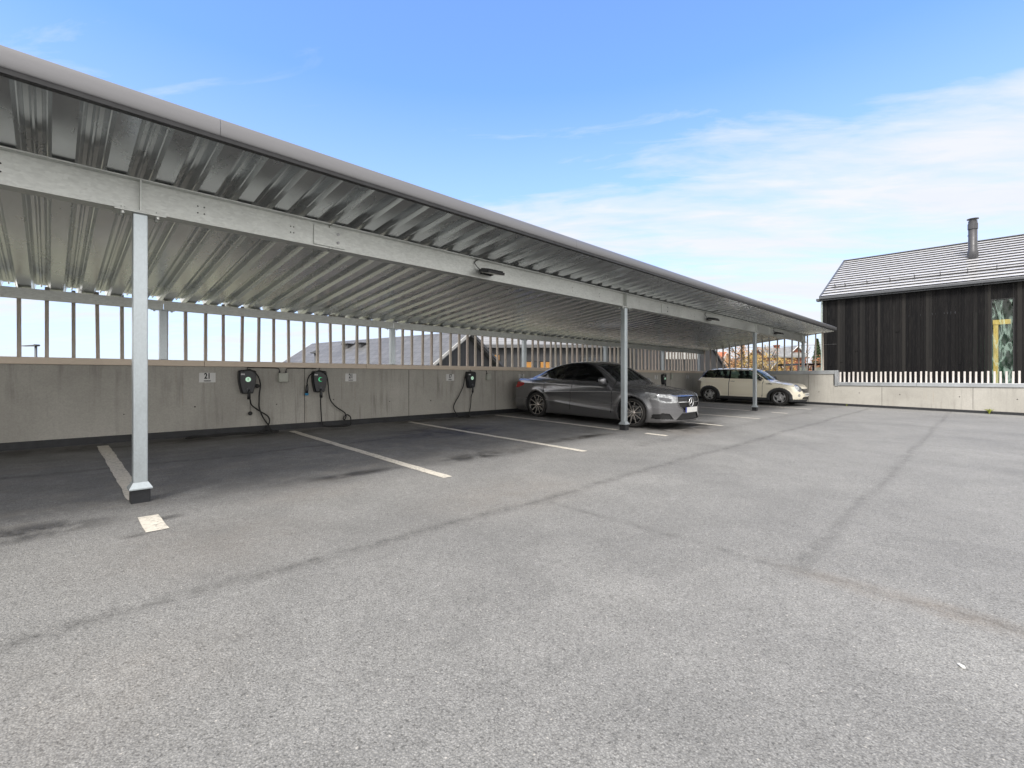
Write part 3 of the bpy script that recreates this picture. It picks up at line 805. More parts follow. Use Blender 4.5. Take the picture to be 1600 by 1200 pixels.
def car_paint(name, col, metal, rough, flake=0.0):
    m, nt, b = new_mat(name)
    v = coords(nt, 'Object')
    n1 = noise(nt, 900, 1, 0.5, v); d = noise(nt, 2.5, 5, 0.6, v)
    c = ramp(nt, n1, [(0.3, tuple(x * (1 - flake) for x in col)), (0.7, tuple(min(1, x * (1 + flake)) for x in col))])
    # road film low on the sides
    g = nt.nodes.new('ShaderNodeSeparateXYZ'); L(nt, v, g.inputs[0])
    low = math_n(nt, 'MULTIPLY', ramp(nt, g.outputs[2], [(0.15, 0.5), (0.45, 0.0)]), d)
    c = mix_c(nt, low, c, (0.14, 0.125, 0.11))
    L(nt, c, b.inputs['Base Color'])
    b.inputs['Metallic'].default_value = metal
    L(nt, math_n(nt, 'ADD', math_n(nt, 'MULTIPLY', low, 0.5), rough), b.inputs['Roughness'])
    b.inputs['Coat Weight'].default_value = 1.0; b.inputs['Coat Roughness'].default_value = 0.03
    return m
M_GREY = car_paint('grey_car_paint', (0.23, 0.23, 0.24), 0.82, 0.27, 0.25)
M_CREAM = car_paint('cream_car_paint', (0.84, 0.78, 0.63), 0.0, 0.33)
M_WHITE = car_paint('white_roof_paint', (0.75, 0.74, 0.70), 0.0, 0.35)
M_SEAM = simple('panel_gap', (0.008, 0.008, 0.009), 0.7)
M_TRIM = simple('dark_trim', (0.035, 0.036, 0.038), 0.55, 0, 0.15, 8)
M_GLOSSB = simple('gloss_black', (0.008, 0.008, 0.009), 0.08, 0, 0.1, 5, rvar=0.03)
M_CHROME = simple('bright_trim', (0.72, 0.72, 0.72), 0.16, 1.0, 0.05, 5, rvar=0.05)
M_GLD = glass('dark_tinted_glass', (0.10, 0.11, 0.115), 0.05)
M_GLS = glass('screen_glass', (0.74, 0.84, 0.77), 0.05)
M_GLG = glass('green_tinted_glass', (0.72, 0.86, 0.77), 0.05)
M_LAMPG = simple('headlamp_lens', (0.34, 0.35, 0.36), 0.14, 0.5, 0.6, 16, coat=1.0, rvar=0.08)
M_DCHROME = simple('dark_chrome', (0.30, 0.30, 0.31), 0.2, 1.0, 0.05, 5, rvar=0.05)
M_LAMPD = simple('headlamp_inner', (0.06, 0.06, 0.065), 0.15, 0.4, 0.3, 20, coat=1.0)
M_RED = simple('tail_lens', (0.38, 0.012, 0.012), 0.12, 0, 0.15, 12, coat=1.0)
M_AMBER = simple('amber_lens', (0.5, 0.2, 0.03), 0.15, coat=1.0)
M_RIM_D = simple('rim_dark', (0.03, 0.03, 0.032), 0.35, 0.6)
M_RIM_L = simple('rim_machined', (0.70, 0.66, 0.62), 0.28, 0.9)
M_RIM_S = simple('rim_silver', (0.60, 0.60, 0.60), 0.32, 0.8)
M_TYRE = simple('tyre', (0.022, 0.021, 0.02), 0.8, 0, 0.3, 8, bmp=0.15)
M_MESH = simple('grille_mesh', (0.015, 0.015, 0.016), 0.5, 0.2, 0.5, 60)
M_CABIN = simple('cabin_black', (0.04, 0.04, 0.041), 0.8)
M_PLATE = simple('plate_white', (0.66, 0.66, 0.64), 0.4, 0, 0.06, 20)
M_PBLUE = simple('plate_blue', (0.05, 0.07, 0.30), 0.4)

def wheel(parent, loc, r, w, rr, style, side):
    wroot = empty('wheel', loc); wroot.parent = parent
    T = Matrix.Rotation(R(90) if side < 0 else R(-90), 4, 'X')      # lathe axis points outwards
    h = w / 2
    mb = MB(); mb.smooth = True
    prof = [(rr * 1.005, -h * .80), (rr * 1.06, -h * .92), (r * .90, -h), (r * .965, -h * .90), (r * .995, -h * .72), (r, -h * .3), (r, h * .3), (r * .995, h * .72), (r * .965, h * .90), (r * .90, h), (rr * 1.06, h * .92), (rr * 1.005, h * .80)]
    mb.lathe(prof, 64, T, closed=True); mb.build('tyre', M_TYRE, wroot)
    mb = MB(); mb.smooth = True
    bodym = M_RIM_D if style == 'ten' else M_RIM_S
    mb.mat(bodym)
    mb.lathe([(rr * 1.01, h * .78), (rr * .985, h * .84), (rr * .955, h * .80), (rr * .93, h * .3), (rr * .90, -h * .4), (rr * 1.0, -h * .78)], 64, T, closed=True)
    mb.smooth = False
    mb.mat(M_RIM_D); mb.lathe([(rr * .9, -h * .15), (rr * .9, -h * .1)], 40, T)           # brake and hub shadow behind the spokes
    mb.mat(M_RIM_S); mb.lathe([(rr * .62, -h * .095), (rr * .62, -h * .05)], 40, T)
    zs = h * .72
    if style == 'ten':
        for k in range(10):
            a = 2 * math.pi * k / 10 + .1
            for m, ww, z0, z1 in ((M_RIM_D, .0165, zs - .035, zs - .004), (M_RIM_L, .0115, zs - .0038, zs)):
                mb.mat(m)
                vs = []
                for rad, hw in ((rr * .16, ww * 1.25), (rr * .96, ww * .85)):
                    for s in (-1, 1):
                        for z in (z0, z1): vs.append((rad * math.cos(a) - s * hw * math.sin(a), rad * math.sin(a) + s * hw * math.cos(a), z - (0.012 if rad < rr * .5 else 0)))
                mb.add(vs, [(0, 1, 3, 2), (4, 6, 7, 5), (0, 4, 5, 1), (2, 3, 7, 6), (1, 5, 7, 3), (0, 2, 6, 4)], T)
        mb.mat(M_RIM_L); mb.lathe([(rr * .975, h * .835), (rr * .955, h * .845), (rr * .945, h * .83)], 64, T, closed=True)
    else:
        for k in range(5):
            a = 2 * math.pi * k / 5 + .31
            mb.mat(M_RIM_S); vs = []
            for rad, hw, dz in ((rr * .14, rr * .17, -.012), (rr * .55, rr * .13, 0), (rr * .96, rr * .22, 0)):
                for s in (-1, 1):
                    for z in (zs - .04, zs): vs.append((rad * math.cos(a) - s * hw * math.sin(a), rad * math.sin(a) + s * hw * math.cos(a), z + dz))
            fs = [(0, 1, 3, 2), (8, 10, 11, 9)]
            for q in (0, 4): fs += [(q, q + 4, q + 5, q + 1), (q + 2, q + 3, q + 7, q + 6), (q + 1, q + 5, q + 7, q + 3), (q, q + 2, q + 6, q + 4)]
            mb.add(vs, fs, T)
    mb.build('rim', None, wroot)
    mb = MB(); mb.lathe([(rr * .17, zs - .02), (rr * .17, zs + .004), (rr * .12, zs + .008)], 24, T); mb.build('hub_cap', M_RIM_S if style != 'ten' else M_RIM_L, wroot)
    return wroot
def liner(parent, xw, zw, ra, yo, yi):
    n = 28
    for s in (-1, 1):
        mb = MB(); vs = []
        for i in range(n + 1):
            a = math.pi * (-.12 + 1.24 * i / n)
            vs += [(xw + ra * math.cos(a), s * yo, zw + ra * math.sin(a)), (xw + ra * math.cos(a), s * yi, zw + ra * math.sin(a))]
        fs = [(2 * i, 2 * i + 2, 2 * i + 3, 2 * i + 1) for i in range(n)]
        fs.append([2 * i + 1 for i in range(n + 1)])
        mb.add(vs, fs); mb.build('wheel_arch', M_CABIN, parent)
def seat(parent, x, y, zb, m):
    mb = MB(); mb.smooth = True
    T = Matrix.Translation((x, y, zb)) @ Matrix.Rotation(R(-14), 4, 'Y')
    mb.box(-.07, .07, -.24, .24, 0, .56, T, bev=.05); mb.box(-.05, .05, -.13, .13, .60, .78, T, bev=.04)
    mb.box(-.02, .02, -.06, .06, .5, .66, T)
    mb.box(-.05, .50, -.25, .25, -.05, .10, Matrix.Translation((x, y, zb)), bev=.04)
    return mb.build('seat', m, parent)
def mirror(parent, x, y, z, s, m, size=(.07, .105, .065)):
    mb = MB(); mb.smooth = True; mb.mat(m)
    bm = bmesh.new(); bmesh.ops.create_uvsphere(bm, u_segments=20, v_segments=12, radius=1)
    for v in bm.verts:
        c = v.co; q = (abs(c.x) ** 3 + abs(c.y) ** 3 + abs(c.z) ** 3) ** (-1 / 3)
        v.co = Vector((c.x * q * size[0] * (1 if c.x > 0 else .55), c.y * q * size[1], c.z * q * size[2]))
    mb.addbm(bm, Matrix.Translation((x, s * (y + size[1] * .9), z)))
    mb.mat(M_TRIM); mb.smooth = False
    mb.box(x - .03, x + .04, min(s * (y - .06), s * (y + .06)), max(s * (y - .06), s * (y + .06)), z - size[2] * 1.1, z - size[2] * .55, bev=.008)
    return mb.build('mirror', None, parent)
def handle(parent, x, y, z, s, m, l=.11):
    mb = MB(); mb.smooth = True
    mb.tube(spline([(x - l, s * (y - .012), z), (x - l * .8, s * (y + .018), z), (x, s * (y + .026), z + .003), (x + l * .8, s * (y + .018), z), (x + l, s * (y - .012), z)], 5), .0125, 8)
    return mb.build('handle', m, parent)

def reshape(root, zmap, xcut, xf):
    """final proportions of a finished car: heights by a smooth table, nose length beyond xcut by xf"""
    zs = np.array([a for a, b in zmap]); zt = np.array([b for a, b in zmap])
    def go(o):
        for ch in o.children:
            if ch.name.startswith('wheel') and not ch.name.startswith('wheel_arch'): continue
            if ch.type == 'MESH':
                me = ch.data; co = np.empty(len(me.vertices) * 3); me.vertices.foreach_get('co', co); co = co.reshape(-1, 3)
                co[:, 2] = np.interp(co[:, 2], zs, zt); x = co[:, 0]; co[:, 0] = np.where(x > xcut, xcut + (x - xcut) * xf, x)
                me.vertices.foreach_set('co', co.reshape(-1)); me.update()
            go(ch)
    go(root)
# ---------------------------------------------------------------- grey four-door saloon
def build_saloon():
    root = empty('saloon_car')
    tag(root, 'dark metallic grey saloon car parked nose out under the carport', 'car')
    top = curve([(-2.42, .90), (-2.36, .985), (-2.26, 1.035), (-2.0, 1.045), (-1.6, 1.045), (-.8, 1.025), (0, 1.00), (.6, .985), (1.0, .965), (1.4, .925), (1.8, .87), (2.05, .815), (2.2, .755), (2.32, .62)])
    roof = curve([(-2.3, .93), (-2.0, 1.02), (-1.75, 1.095), (-1.5, 1.185), (-1.2, 1.290), (-.9, 1.365), (-.55, 1.413), (-.2, 1.430), (.1, 1.418), (.35, 1.365), (.6, 1.255), (.85, 1.125), (1.05, 1.02), (1.3, .90)])
    plan = curve([(-2.4, .74), (-2.2, .815), (-1.9, .862), (-1.4, .885), (0, .882), (.8, .880), (1.35, .885), (1.7, .872), (1.95, .835), (2.3, .76)])
    sec = curve([(.10, -.07), (.22, -.03), (.34, -.008), (.5, 0), (.66, 0.0), (.8, -.014), (.92, -.045), (1.02, -.085), (1.15, -.14), (1.4, -.25)])
    xf = lambda y, z: 2.262 - .30 * np.abs(y / .85) ** 2.6 - .05 * np.clip((.30 - z) / .12, 0, 1) ** 2 - .10 * np.clip((z - .60) / .25, 0, 1) ** 1.5 + .018 * np.exp(-((z - .22) / .05) ** 2)
    xr = lambda y, z: -2.355 + .22 * np.abs(y / .85) ** 2.8 + .06 * np.clip((z - .62) / .3, 0, 1) ** 2 + .07 * np.clip((.42 - z) / .2, 0, 1)
    def F(x, y, z):
        ay = np.abs(y)
        W = plan(x) + sec(z)
        W = W + crease(x, z, [(1.75, .80), (.9, .80), (0, .765), (-.9, .715), (-1.4, .66)], .030, .10, -1.45, 1.75, .5)
        W = W + crease(x, z, [(.4, .93), (-.8, .925), (-2.2, .90)], .030, .07, -2.25, .5, .6)
        W = W + crease(x, z, [(1.0, .36), (.2, .40), (-1.0, .50)], .026, .08, -1.0, 1.0, .35)
        for xw in (1.30, -1.349):
            d = np.hypot(x - xw, z - .375); W = W + .020 * np.exp(-((d - .365) / .06) ** 2)
        hood = top(x) - .05 * (y / .8) ** 2 - .018 * np.exp(-((ay - .45) / .12) ** 2) * sstep(.9, 1.5, x) * (1 - sstep(2.0, 2.25, x)) + .012 * np.exp(-((ay - .58) / .05) ** 2) * sstep(.9, 1.3, x)
        body = smax(z - hood, ay - W, .06)
        body = smax(body, x - xf(y, z), .05); body = smax(body, xr(y, z) - x, .05)
        body = smax(body, .185 + .02 * sstep(1.7, 2.2, np.abs(x)) - z, .03)
        xs = x + .16 * y * y * sstep(-.2, .4, x) - .12 * y * y * (1 - sstep(-.9, -.4, x))
        G = .80 - (z - 1.0) * .56 - .16 * sstep(-.5, -1.9, x) * 1.0 - .05 * sstep(.4, 1.0, x)
        gh = smax(z - (roof(xs) - .045 * (y / .6) ** 2), ay - G, .07)
        gh = np.maximum(np.maximum(gh, x - 1.25), np.maximum(-2.05 - x, .9 - z))
        return smin(body, gh, .025)
    sh = shell(F, -1.75, 1.70, .62, 330, 100, 400)
    V, Fc, c, nr, vn = sh
    x, y, z = c.T; ay = np.abs(y)
    cls = np.zeros(len(c), int)
    zw = .375
    arch = ((np.hypot(x - 1.30, z - zw) < .340) | (np.hypot(x + 1.349, z - zw) < .340)) & (ay > .55) & (z < .8)
    side = (np.abs(nr[:, 1]) > .45)
    dlo = [(.62, 1.000), (.10, 1.020), (-.6, 1.035), (-1.20, 1.060), (-1.42, 1.085), (-1.28, 1.165), (-1.02, 1.255), (-.72, 1.318), (-.35, 1.352), (-.05, 1.345), (.16, 1.295), (.40, 1.165)]
    inl = inpoly(x, z, dlo) & side & (z > .97)
    trim = inpoly(x, z, grow(dlo, .022)) & side & (z > .96) & ~inl
    pill = inl & ((np.abs(x + .28 - (z - 1.05) * .10) < .035) | (np.abs(x + 1.14 + (z - 1.06) * .35) < .014))
    ws = (nr[:, 2] > .2) & (x > .2) & (z > 1.005) & (ay < .735 - (z - 1.0) * .47)
    scr = ws & (x + .16 * y * y > .30) & (x + .16 * y * y < 1.0) & (z < 1.352)
    rw = (nr[:, 2] > .2) & (x < -.9) & (z > 1.085) & (ay < .60 - (z - 1.08) * .35) & (x > -1.72) & (z < 1.315)
    ang = np.arctan2(ay, x - 1.0)
    head = inpoly(ang, z, [(.40, .605), (.40, .70), (.47, .735), (.62, .765), (.80, .80), (.97, .825), (1.0, .815), (.90, .74), (.78, .655), (.60, .595)]) & (x > 1.2)
    headi = inpoly(ang, z, [(.50, .635), (.50, .69), (.62, .71), (.76, .735), (.72, .665), (.60, .625)]) & head
    front = nr[:, 0] > .35
    grl = [(-.44, .735), (.44, .735), (.475, .66), (.42, .535), (.30, .475), (-.30, .475), (-.42, .535), (-.475, .66)]
    grille = inpoly(y, z, grl) & (x > 1.85) & (nr[:, 2] < .75)
    gsur = inpoly(y, z, grow(grl, .022)) & (x > 1.85) & ~grille & (nr[:, 2] < .8)
    low = inpoly(ay, z, [(0, .385), (.33, .385), (.52, .255), (0, .245)]) & (x > 1.8)
    vent = inpoly(ay, z, [(.565, .27), (.66, .385), (.80, .40), (.865, .36), (.86, .28)]) & (x > 1.45)
    lip = (z < .225) & (x > 1.6)
    ta = np.arctan2(ay, -x - 1.25)
    tail = inpoly(ta, z, [(.42, .77), (.42, .90), (.75, .925), (1.02, .915), (.98, .85), (.80, .775)]) & (x < -1.6)
    seam = side & (ay > .6) & ~inl & ((np.abs(x - .80 - (z - .4) * .05) < .006) | (np.abs(x + .27 - (z - .9) * .06) < .006) | (np.abs(x + 1.12 + np.clip(.78 - z, 0, .4) * -.25) < .006)) & (z > .32) & (z < 1.03)
    seam |= (np.abs(ay - .70 - (1.3 - x) * .03) < .006) & (x > .95) & (x < 2.05) & (nr[:, 2] > .5)
    seam |= (np.abs(x - (2.12 - .28 * (y / .85) ** 2)) < .007) & (ay < .66) & (nr[:, 2] > .3) & (z > .7)
    sill = (z < .25) & side & (np.abs(x) < 1.05)
    slots = np.zeros(len(c), int); slots[seam] = 1; slots[sill] = 2
    used = arch.copy()
    def take(mask):
        nonlocal used
        m = mask & ~used; used |= m; return m
    P = {}
    P['pill'] = take(pill); P['side'] = take(inl); P['trim'] = take(trim); P['scr'] = take(scr); P['rw'] = take(rw)
    P['headi'] = take(headi); P['head'] = take(head); P['tail'] = take(tail)
    P['grille'] = take(grille); P['gsur'] = take(gsur); P['low'] = take(low); P['vent'] = take(vent); P['lip'] = take(lip)
    body = piece('body', sh, ~used, [M_GREY, M_SEAM, M_GREY], root, slots)
    piece('window_pillar', sh, P['pill'], M_GLOSSB, root)
    for s in (-1, 1):
        sel = P['side'] & (np.sign(y) == s)
        for m in (sel & (x > -.28 + (z - 1.05) * .10), sel & (x <= -.28 + (z - 1.05) * .10)): piece('side_window', sh, m, M_GLD, root, inset=.004)
        piece('window_trim', sh, P['trim'] & (np.sign(y) == s), M_GLOSSB, root)
        h = piece('headlight', sh, P['head'] & (np.sign(y) == s), M_LAMPG, root); piece('lamp_pod', sh, P['headi'] & (np.sign(y) == s), M_LAMPD, h)
        piece('tail_light', sh, P['tail'] & (np.sign(y) == s), M_RED, root)
        piece('air_vent', sh, P['vent'] & (np.sign(y) == s), M_MESH, root, inset=.02)
    piece('windscreen', sh, P['scr'], M_GLS, root, inset=.003)
    piece('rear_window', sh, P['rw'], M_GLD, root, inset=.003)
    g = piece('grille', sh, P['grille'], M_MESH, root, inset=.022); piece('grille_surround', sh, P['gsur'], M_DCHROME, g, inset=-.004)
    piece('lower_grille', sh, P['low'], M_MESH, root, inset=.03); piece('front_lip', sh, P['lip'], M_GREY, root)
    # grille bar and the ringed three-pointed star
    def nose(yv, zv): return 2.262 - .30 * abs(yv / .85) ** 2.6 - .10 * max(0, (zv - .60) / .25) ** 1.5
    mb = MB()
    for zz in (.615,):
        for s in (-1, 1): mb.tube([(nose(yy, zz) + .006, s * yy, zz) for yy in (.09, .2, .3, .38, .455)], [.014, .016, .016, .014, .01], 8)
    mb.build('louvre', M_CHROME, g)
    mb = MB(); T = Matrix.Translation((nose(0, .61) + .018, 0, .61)) @ Matrix.Rotation(R(90), 4, 'Y') @ Matrix.Rotation(R(180), 4, 'Z')
    n = 40
    mb.smooth = True
    mb.lathe([(.095 + .011 * math.cos(q), .011 * math.sin(q)) for q in np.linspace(0, 2 * math.pi, 10, endpoint=False)], n, T, closed=True)
    mb.smooth = False
    for k in range(3):
        a = 2 * math.pi * k / 3
        mb.add([(.092 * math.cos(a), .092 * math.sin(a), .004), (.018 * math.cos(a + 1.05), .018 * math.sin(a + 1.05), .004), (0, 0, .016), (.018 * math.cos(a - 1.05), .018 * math.sin(a - 1.05), .004)], [(0, 1, 2), (0, 2, 3), (0, 3, 1)], T)
    mb.mat(M_CHROME); mb.mats = [M_CHROME]; mb.mi = [0] * len(mb.f)
    mb.build('emblem', None, g)
    mb = MB(); xp = nose(0, .45) + .03
    mb.mat(M_PLATE).box(xp - .006, xp, -.215, .26, .40, .505, bev=.003); mb.mat(M_PBLUE).box(xp - .007, xp + .0015, -.26, -.2145, .40, .505, bev=.002)
    mb.build('number_plate', None, root)
    mb = MB()
    for s in (-1, 1):
        for zz, hh in ((.88, 0),):
            pass
    for s in (-1, 1):
        mirror(root, .60, .845, 1.015, s, M_GREY, (.075, .11, .068))
        for xx, zz in ((-.12, .905), (-1.0, .925)): handle(root, xx, .862 - .025, zz, s, M_DCHROME, .12)
    liner(root, 1.30, zw, .342, .885, .55); liner(root, -1.349, zw, .342, .89, .55)
    for xw in (1.30, -1.349):
        for s in (-1, 1): wheel(root, (xw, s * .775, .304), .304, .215, .240, 'ten', s)
    mb = MB(); mb.box(-1.6, 1.15, -.70, .70, .24, .90, bev=.05); mb.box(.72, 1.0, -.66, .66, .88, .985, bev=.03); mb.build('cabin', M_CABIN, root)
    for xx, yy in ((.05, .37), (.05, -.37)): seat(root, xx, yy, .56, M_CABIN)
    mb = MB(); mb.box(-1.05, -.92, -.55, .55, .8, 1.12, bev=.05); mb.build('rear_bench', M_CABIN, root)
    mb = MB(); mb.smooth = True; T = Matrix.Translation((.50, .37, .93)) @ Matrix.Rotation(R(65), 4, 'Y')
    mb.lathe([(.175 + .014 * math.cos(q), .014 * math.sin(q)) for q in np.linspace(0, 2 * math.pi, 8, endpoint=False)], 28, T, closed=True); mb.build('steering_wheel', M_CABIN, root)
    mb = MB(); mb.box(.33, .36, -.10, .10, 1.265, 1.32, bev=.01); mb.build('inner_mirror', M_CABIN, root)
    reshape(root, [(-1, -1.07), (.185, .125), (.61, .545), (.70, .628), (.87, .785), (1.03, .957), (1.43, 1.39), (3, 2.96)], 1.72, .775)
    return root

# ---------------------------------------------------------------- cream three-door hatchback
def build_hatch():
    root = empty('hatchback_car')
    tag(root, 'small cream three-door hatchback with white roof beside the end wall', 'car')
    top = curve([(-1.95, .80), (-1.84, .93), (-1.7, 1.0), (-1.2, 1.015), (-.4, 1.005), (.4, .985), (.8, .985), (1.0, .970), (1.3, .925), (1.6, .855), (1.78, .775), (1.88, .68), (1.97, .5)])
    roof = curve([(-1.95, .80), (-1.80, 1.02), (-1.70, 1.14), (-1.58, 1.27), (-1.46, 1.345), (-1.3, 1.372), (-.9, 1.392), (-.4, 1.402), (0, 1.395), (.22, 1.375), (.40, 1.31), (.62, 1.185), (.85, 1.045), (1.1, .90)])
    plan = curve([(-1.9, .70), (-1.7, .79), (-1.4, .825), (-.8, .825), (0, .822), (.8, .82), (1.3, .82), (1.6, .79), (1.95, .66)])
    sec = curve([(.10, -.05), (.3, -.012), (.5, 0), (.7, 0.0), (.85, -.015), (.96, -.05), (1.05, -.075), (1.4, -.15)])
    xf = lambda y, z: 1.90 - .24 * np.abs(y / .8) ** 2.4 - .12 * np.clip((z - .55) / .3, 0, 1) ** 1.6 - .04 * np.clip((.3 - z) / .15, 0, 1)
    xr = lambda y, z: -1.835 + .20 * np.abs(y / .8) ** 2.6 + .06 * np.clip((z - .6) / .4, 0, 1) ** 2 + .05 * np.clip((.4 - z) / .2, 0, 1)
    A = (1.235, -1.265); zw = .298
    def F(x, y, z):
        ay = np.abs(y); W = plan(x) + sec(z)
        for xw in A:
            d = np.hypot(x - xw, z - zw); W = W + .026 * (1 - sstep(.40, .44, d))
        W = W + .014 * (1 - sstep(.29, .33, z))
        W = W + crease(x, z, [(1.5, .83), (-1.6, .85)], .010, .06, -1.7, 1.2, .4)
        hood = top(x) - .055 * (y / .75) ** 2 + .03 * np.exp(-((ay - .50) / .16) ** 2) * sstep(1.1, 1.6, x) * (1 - sstep(1.7, 1.9, x))
        body = smax(z - hood, ay - W, .06)
        body = smax(body, x - xf(y, z), .05); body = smax(body, xr(y, z) - x, .05); body = smax(body, .17 - z, .03)
        xs = x + .17 * y * y * sstep(-.2, .4, x) - .10 * y * y * (1 - sstep(-1.3, -.9, x))
        G = .752 - (z - 1.0) * .36 - .04 * sstep(-.9, -1.8, x) - .03 * sstep(.3, 1.0, x)
        gh = smax(z - (roof(xs) - .04 * (y / .6) ** 2), ay - G, .06)
        gh = np.maximum(np.maximum(gh, x - 1.0), np.maximum(-1.80 - x, .9 - z))
        return smin(body, gh, .02)
    sh = shell(F, -1.35, 1.32, .62, 250, 84, 360)
    V, Fc, c, nr, vn = sh
    x, y, z = c.T; ay = np.abs(y)
    side = np.abs(nr[:, 1]) > .45
    arch = ((np.hypot(x - A[0], z - zw) < .325) | (np.hypot(x - A[1], z - zw) < .325)) & (ay > .5) & (z < .8)
    ring = ((np.hypot(x - A[0], z - zw) < .418) | (np.hypot(x - A[1], z - zw) < .418)) & (ay > .55) & (z < .8)
    sillm = (z < .285) & (x < 1.55) & (x > -1.6) & (ay > .5)
    bump_low = (z < .26) & (np.abs(x) > 1.4)
    band = [(.74, 1.035), (.3, 1.040), (-.6, 1.050), (-1.45, 1.062), (-1.72, 1.07), (-1.60, 1.23), (-1.50, 1.318), (-.5, 1.332), (.18, 1.322), (.40, 1.26)]
    inb = inpoly(x, z, band) & side
    w1 = inpoly(x, z, [(.60, 1.05), (-.50, 1.062), (-.50, 1.318), (.16, 1.308), (.36, 1.235)]) & side
    w2 = inpoly(x, z, [(-.58, 1.063), (-1.30, 1.072), (-1.56, 1.085), (-1.45, 1.27), (-1.38, 1.308), (-.58, 1.318)]) & side
    xe = x + .17 * y * y
    scr = (nr[:, 2] > .2) & (xe > .30) & (xe < .905) & (z > 1.01) & (z < 1.345) & (ay < .66 - (z - 1.0) * .30)
    apil = (xe > .22) & (xe < .93) & (z > 1.0) & (z < 1.335) & ~scr & (ay > .45) & ~inb & (nr[:, 2] > .1)
    rw = (x < -1.45) & (z > 1.07) & (z < 1.32) & (ay < .56) & (nr[:, 0] < -.3)
    roofm = (z > 1.326 - .03 * sstep(-1.3, -1.6, x)) & (nr[:, 2] > .05)
    # lamp, grille, plate zones
    yc, zc_ = .545, .70
    hd = np.hypot((ay - yc) / .135, (z - zc_) / .115)
    head = (hd < 1) & (x > 1.4); hring = (hd < 1.16) & (x > 1.4)
    fog = (np.hypot(ay - .56, z - .42) < .062) & (x > 1.4)
    grl = [(-.36, .665), (.36, .665), (.40, .615), (.34, .53), (-.34, .53), (-.40, .615)]
    grille = inpoly(y, z, grl) & (x > 1.6); gs = inpoly(y, z, grow(grl, .025)) & (x > 1.6)
    low = inpoly(y, z, [(-.34, .36), (.34, .36), (.40, .27), (-.40, .27)]) & (x > 1.6)
    tl = inpoly(ay, z, [(.60, .66), (.60, .92), (.74, .94), (.77, .7)]) & (x < -1.5) & (nr[:, 0] < -.2)
    seam = side & ~inb & ((np.abs(x - .66 - (z - .6) * .02) < .006) | (np.abs(x + .535) < .006)) & (z > .29) & (z < 1.05)
    seam |= (np.abs(z - .895 + (x - 1.0) * .18) < .006) & (x > .98) & (x < 1.75) & (ay > .6)
    slots = np.zeros(len(c), int); slots[seam] = 1
    used = arch.copy()
    def take(mask):
        nonlocal used
        m = mask & ~used; used |= m; return m
    P = {k: take(m) for k, m in (('arch', ring), ('sill', sillm | bump_low), ('w1', w1), ('w2', w2), ('band', inb), ('scr', scr), ('rw', rw), ('roof', roofm), ('apil', apil),
                                 ('head', head), ('hring', hring), ('fog', fog), ('grille', grille), ('gs', gs), ('low', low), ('tl', tl))}
    piece('body', sh, ~used, [M_CREAM, M_SEAM], root, slots)
    piece('roof', sh, P['roof'], M_WHITE, root); piece('screen_pillar', sh, P['apil'], M_CREAM, root)
    piece('windscreen', sh, P['scr'], M_GLG, root, inset=.003); piece('rear_window', sh, P['rw'], M_GLG, root, inset=.003)
    for s in (-1, 1):
        q = np.sign(y) == s
        piece('window_frame', sh, P['band'] & q, M_GLOSSB, root)
        piece('side_window', sh, P['w1'] & q, M_GLG, root, inset=.004); piece('side_window', sh, P['w2'] & q, M_GLG, root, inset=.004)
        for xx in (1, -1): piece('arch_trim', sh, P['arch'] & q & (np.sign(x) == xx), M_TRIM, root, inset=-.004)
        h = piece('headlight', sh, P['head'] & q, M_LAMPG, root); piece('lamp_ring', sh, P['hring'] & q, M_CHROME, h, inset=-.004)
        piece('fog_lamp', sh, P['fog'] & q, M_CHROME, root)
        piece('tail_light', sh, P['tl'] & q, M_RED, root)
    piece('sill_trim', sh, P['sill'], M_TRIM, root, inset=-.003)
    g = piece('grille', sh, P['grille'], M_MESH, root, inset=.015); piece('grille_surround', sh, P['gs'], M_CHROME, g, inset=-.005)
    piece('lower_grille', sh, P['low'], M_MESH, root, inset=.02)
    mb = MB()
    for zz in (.56, .595, .63): mb.tube([(1.895 - .24 * abs(yy / .8) ** 2.4, yy, zz) for yy in np.linspace(-.36, .36, 9)], .006, 6)
    mb.build('grille_bar', M_CHROME, g)
    mb = MB(); mb.mat(M_PLATE).box(1.905, 1.911, -.26, .26, .40, .505, bev=.003); mb.mat(M_INK)
    for i in range(7):
        if i != 2: mb.box(1.9115, 1.912, -.20 + i * .06, -.16 + i * .06, .42, .485)
    mb.build('number_plate', None, root)
    for s in (-1, 1):
        mirror(root, .58, .765, 1.06, s, M_GLOSSB, (.07, .10, .07)); handle(root, -.40, .80 - .01, .925, s, M_CHROME, .075)
        mb = MB(); mb.smooth = True; ss = s
        mb.prism([(.78, .845), (.98, .842), (.99, .862), (.93, .872), (.90, .885), (.86, .872), (.77, .862)], 'y', ss * .80, ss * .822); mb.build('side_scuttle', M_GLOSSB, root)
    for xx in A: liner(root, xx, zw, .33, .83, .5)
    for xw in A:
        for s in (-1, 1): wheel(root, (xw, s * .728, .296), .296, .19, .195, 'five', s)
    mb = MB(); mb.box(-1.5, 1.0, -.66, .66, .22, .93, bev=.05); mb.box(.55, .85, -.62, .62, .9, 1.0, bev=.04); mb.build('cabin', M_CABIN, root)
    for xx, yy, zz in ((-.10, .35, .62), (-.10, -.35, .62), (-.95, .33, .60), (-.95, -.33, .60)): seat(root, xx, yy, zz, M_CABIN)
    mb = MB(); mb.smooth = True; T = Matrix.Translation((.36, .35, 1.0)) @ Matrix.Rotation(R(65), 4, 'Y')
    mb.lathe([(.175 + .014 * math.cos(q), .014 * math.sin(q)) for q in np.linspace(0, 2 * math.pi, 8, endpoint=False)], 24, T, closed=True); mb.build('steering_wheel', M_CABIN, root)
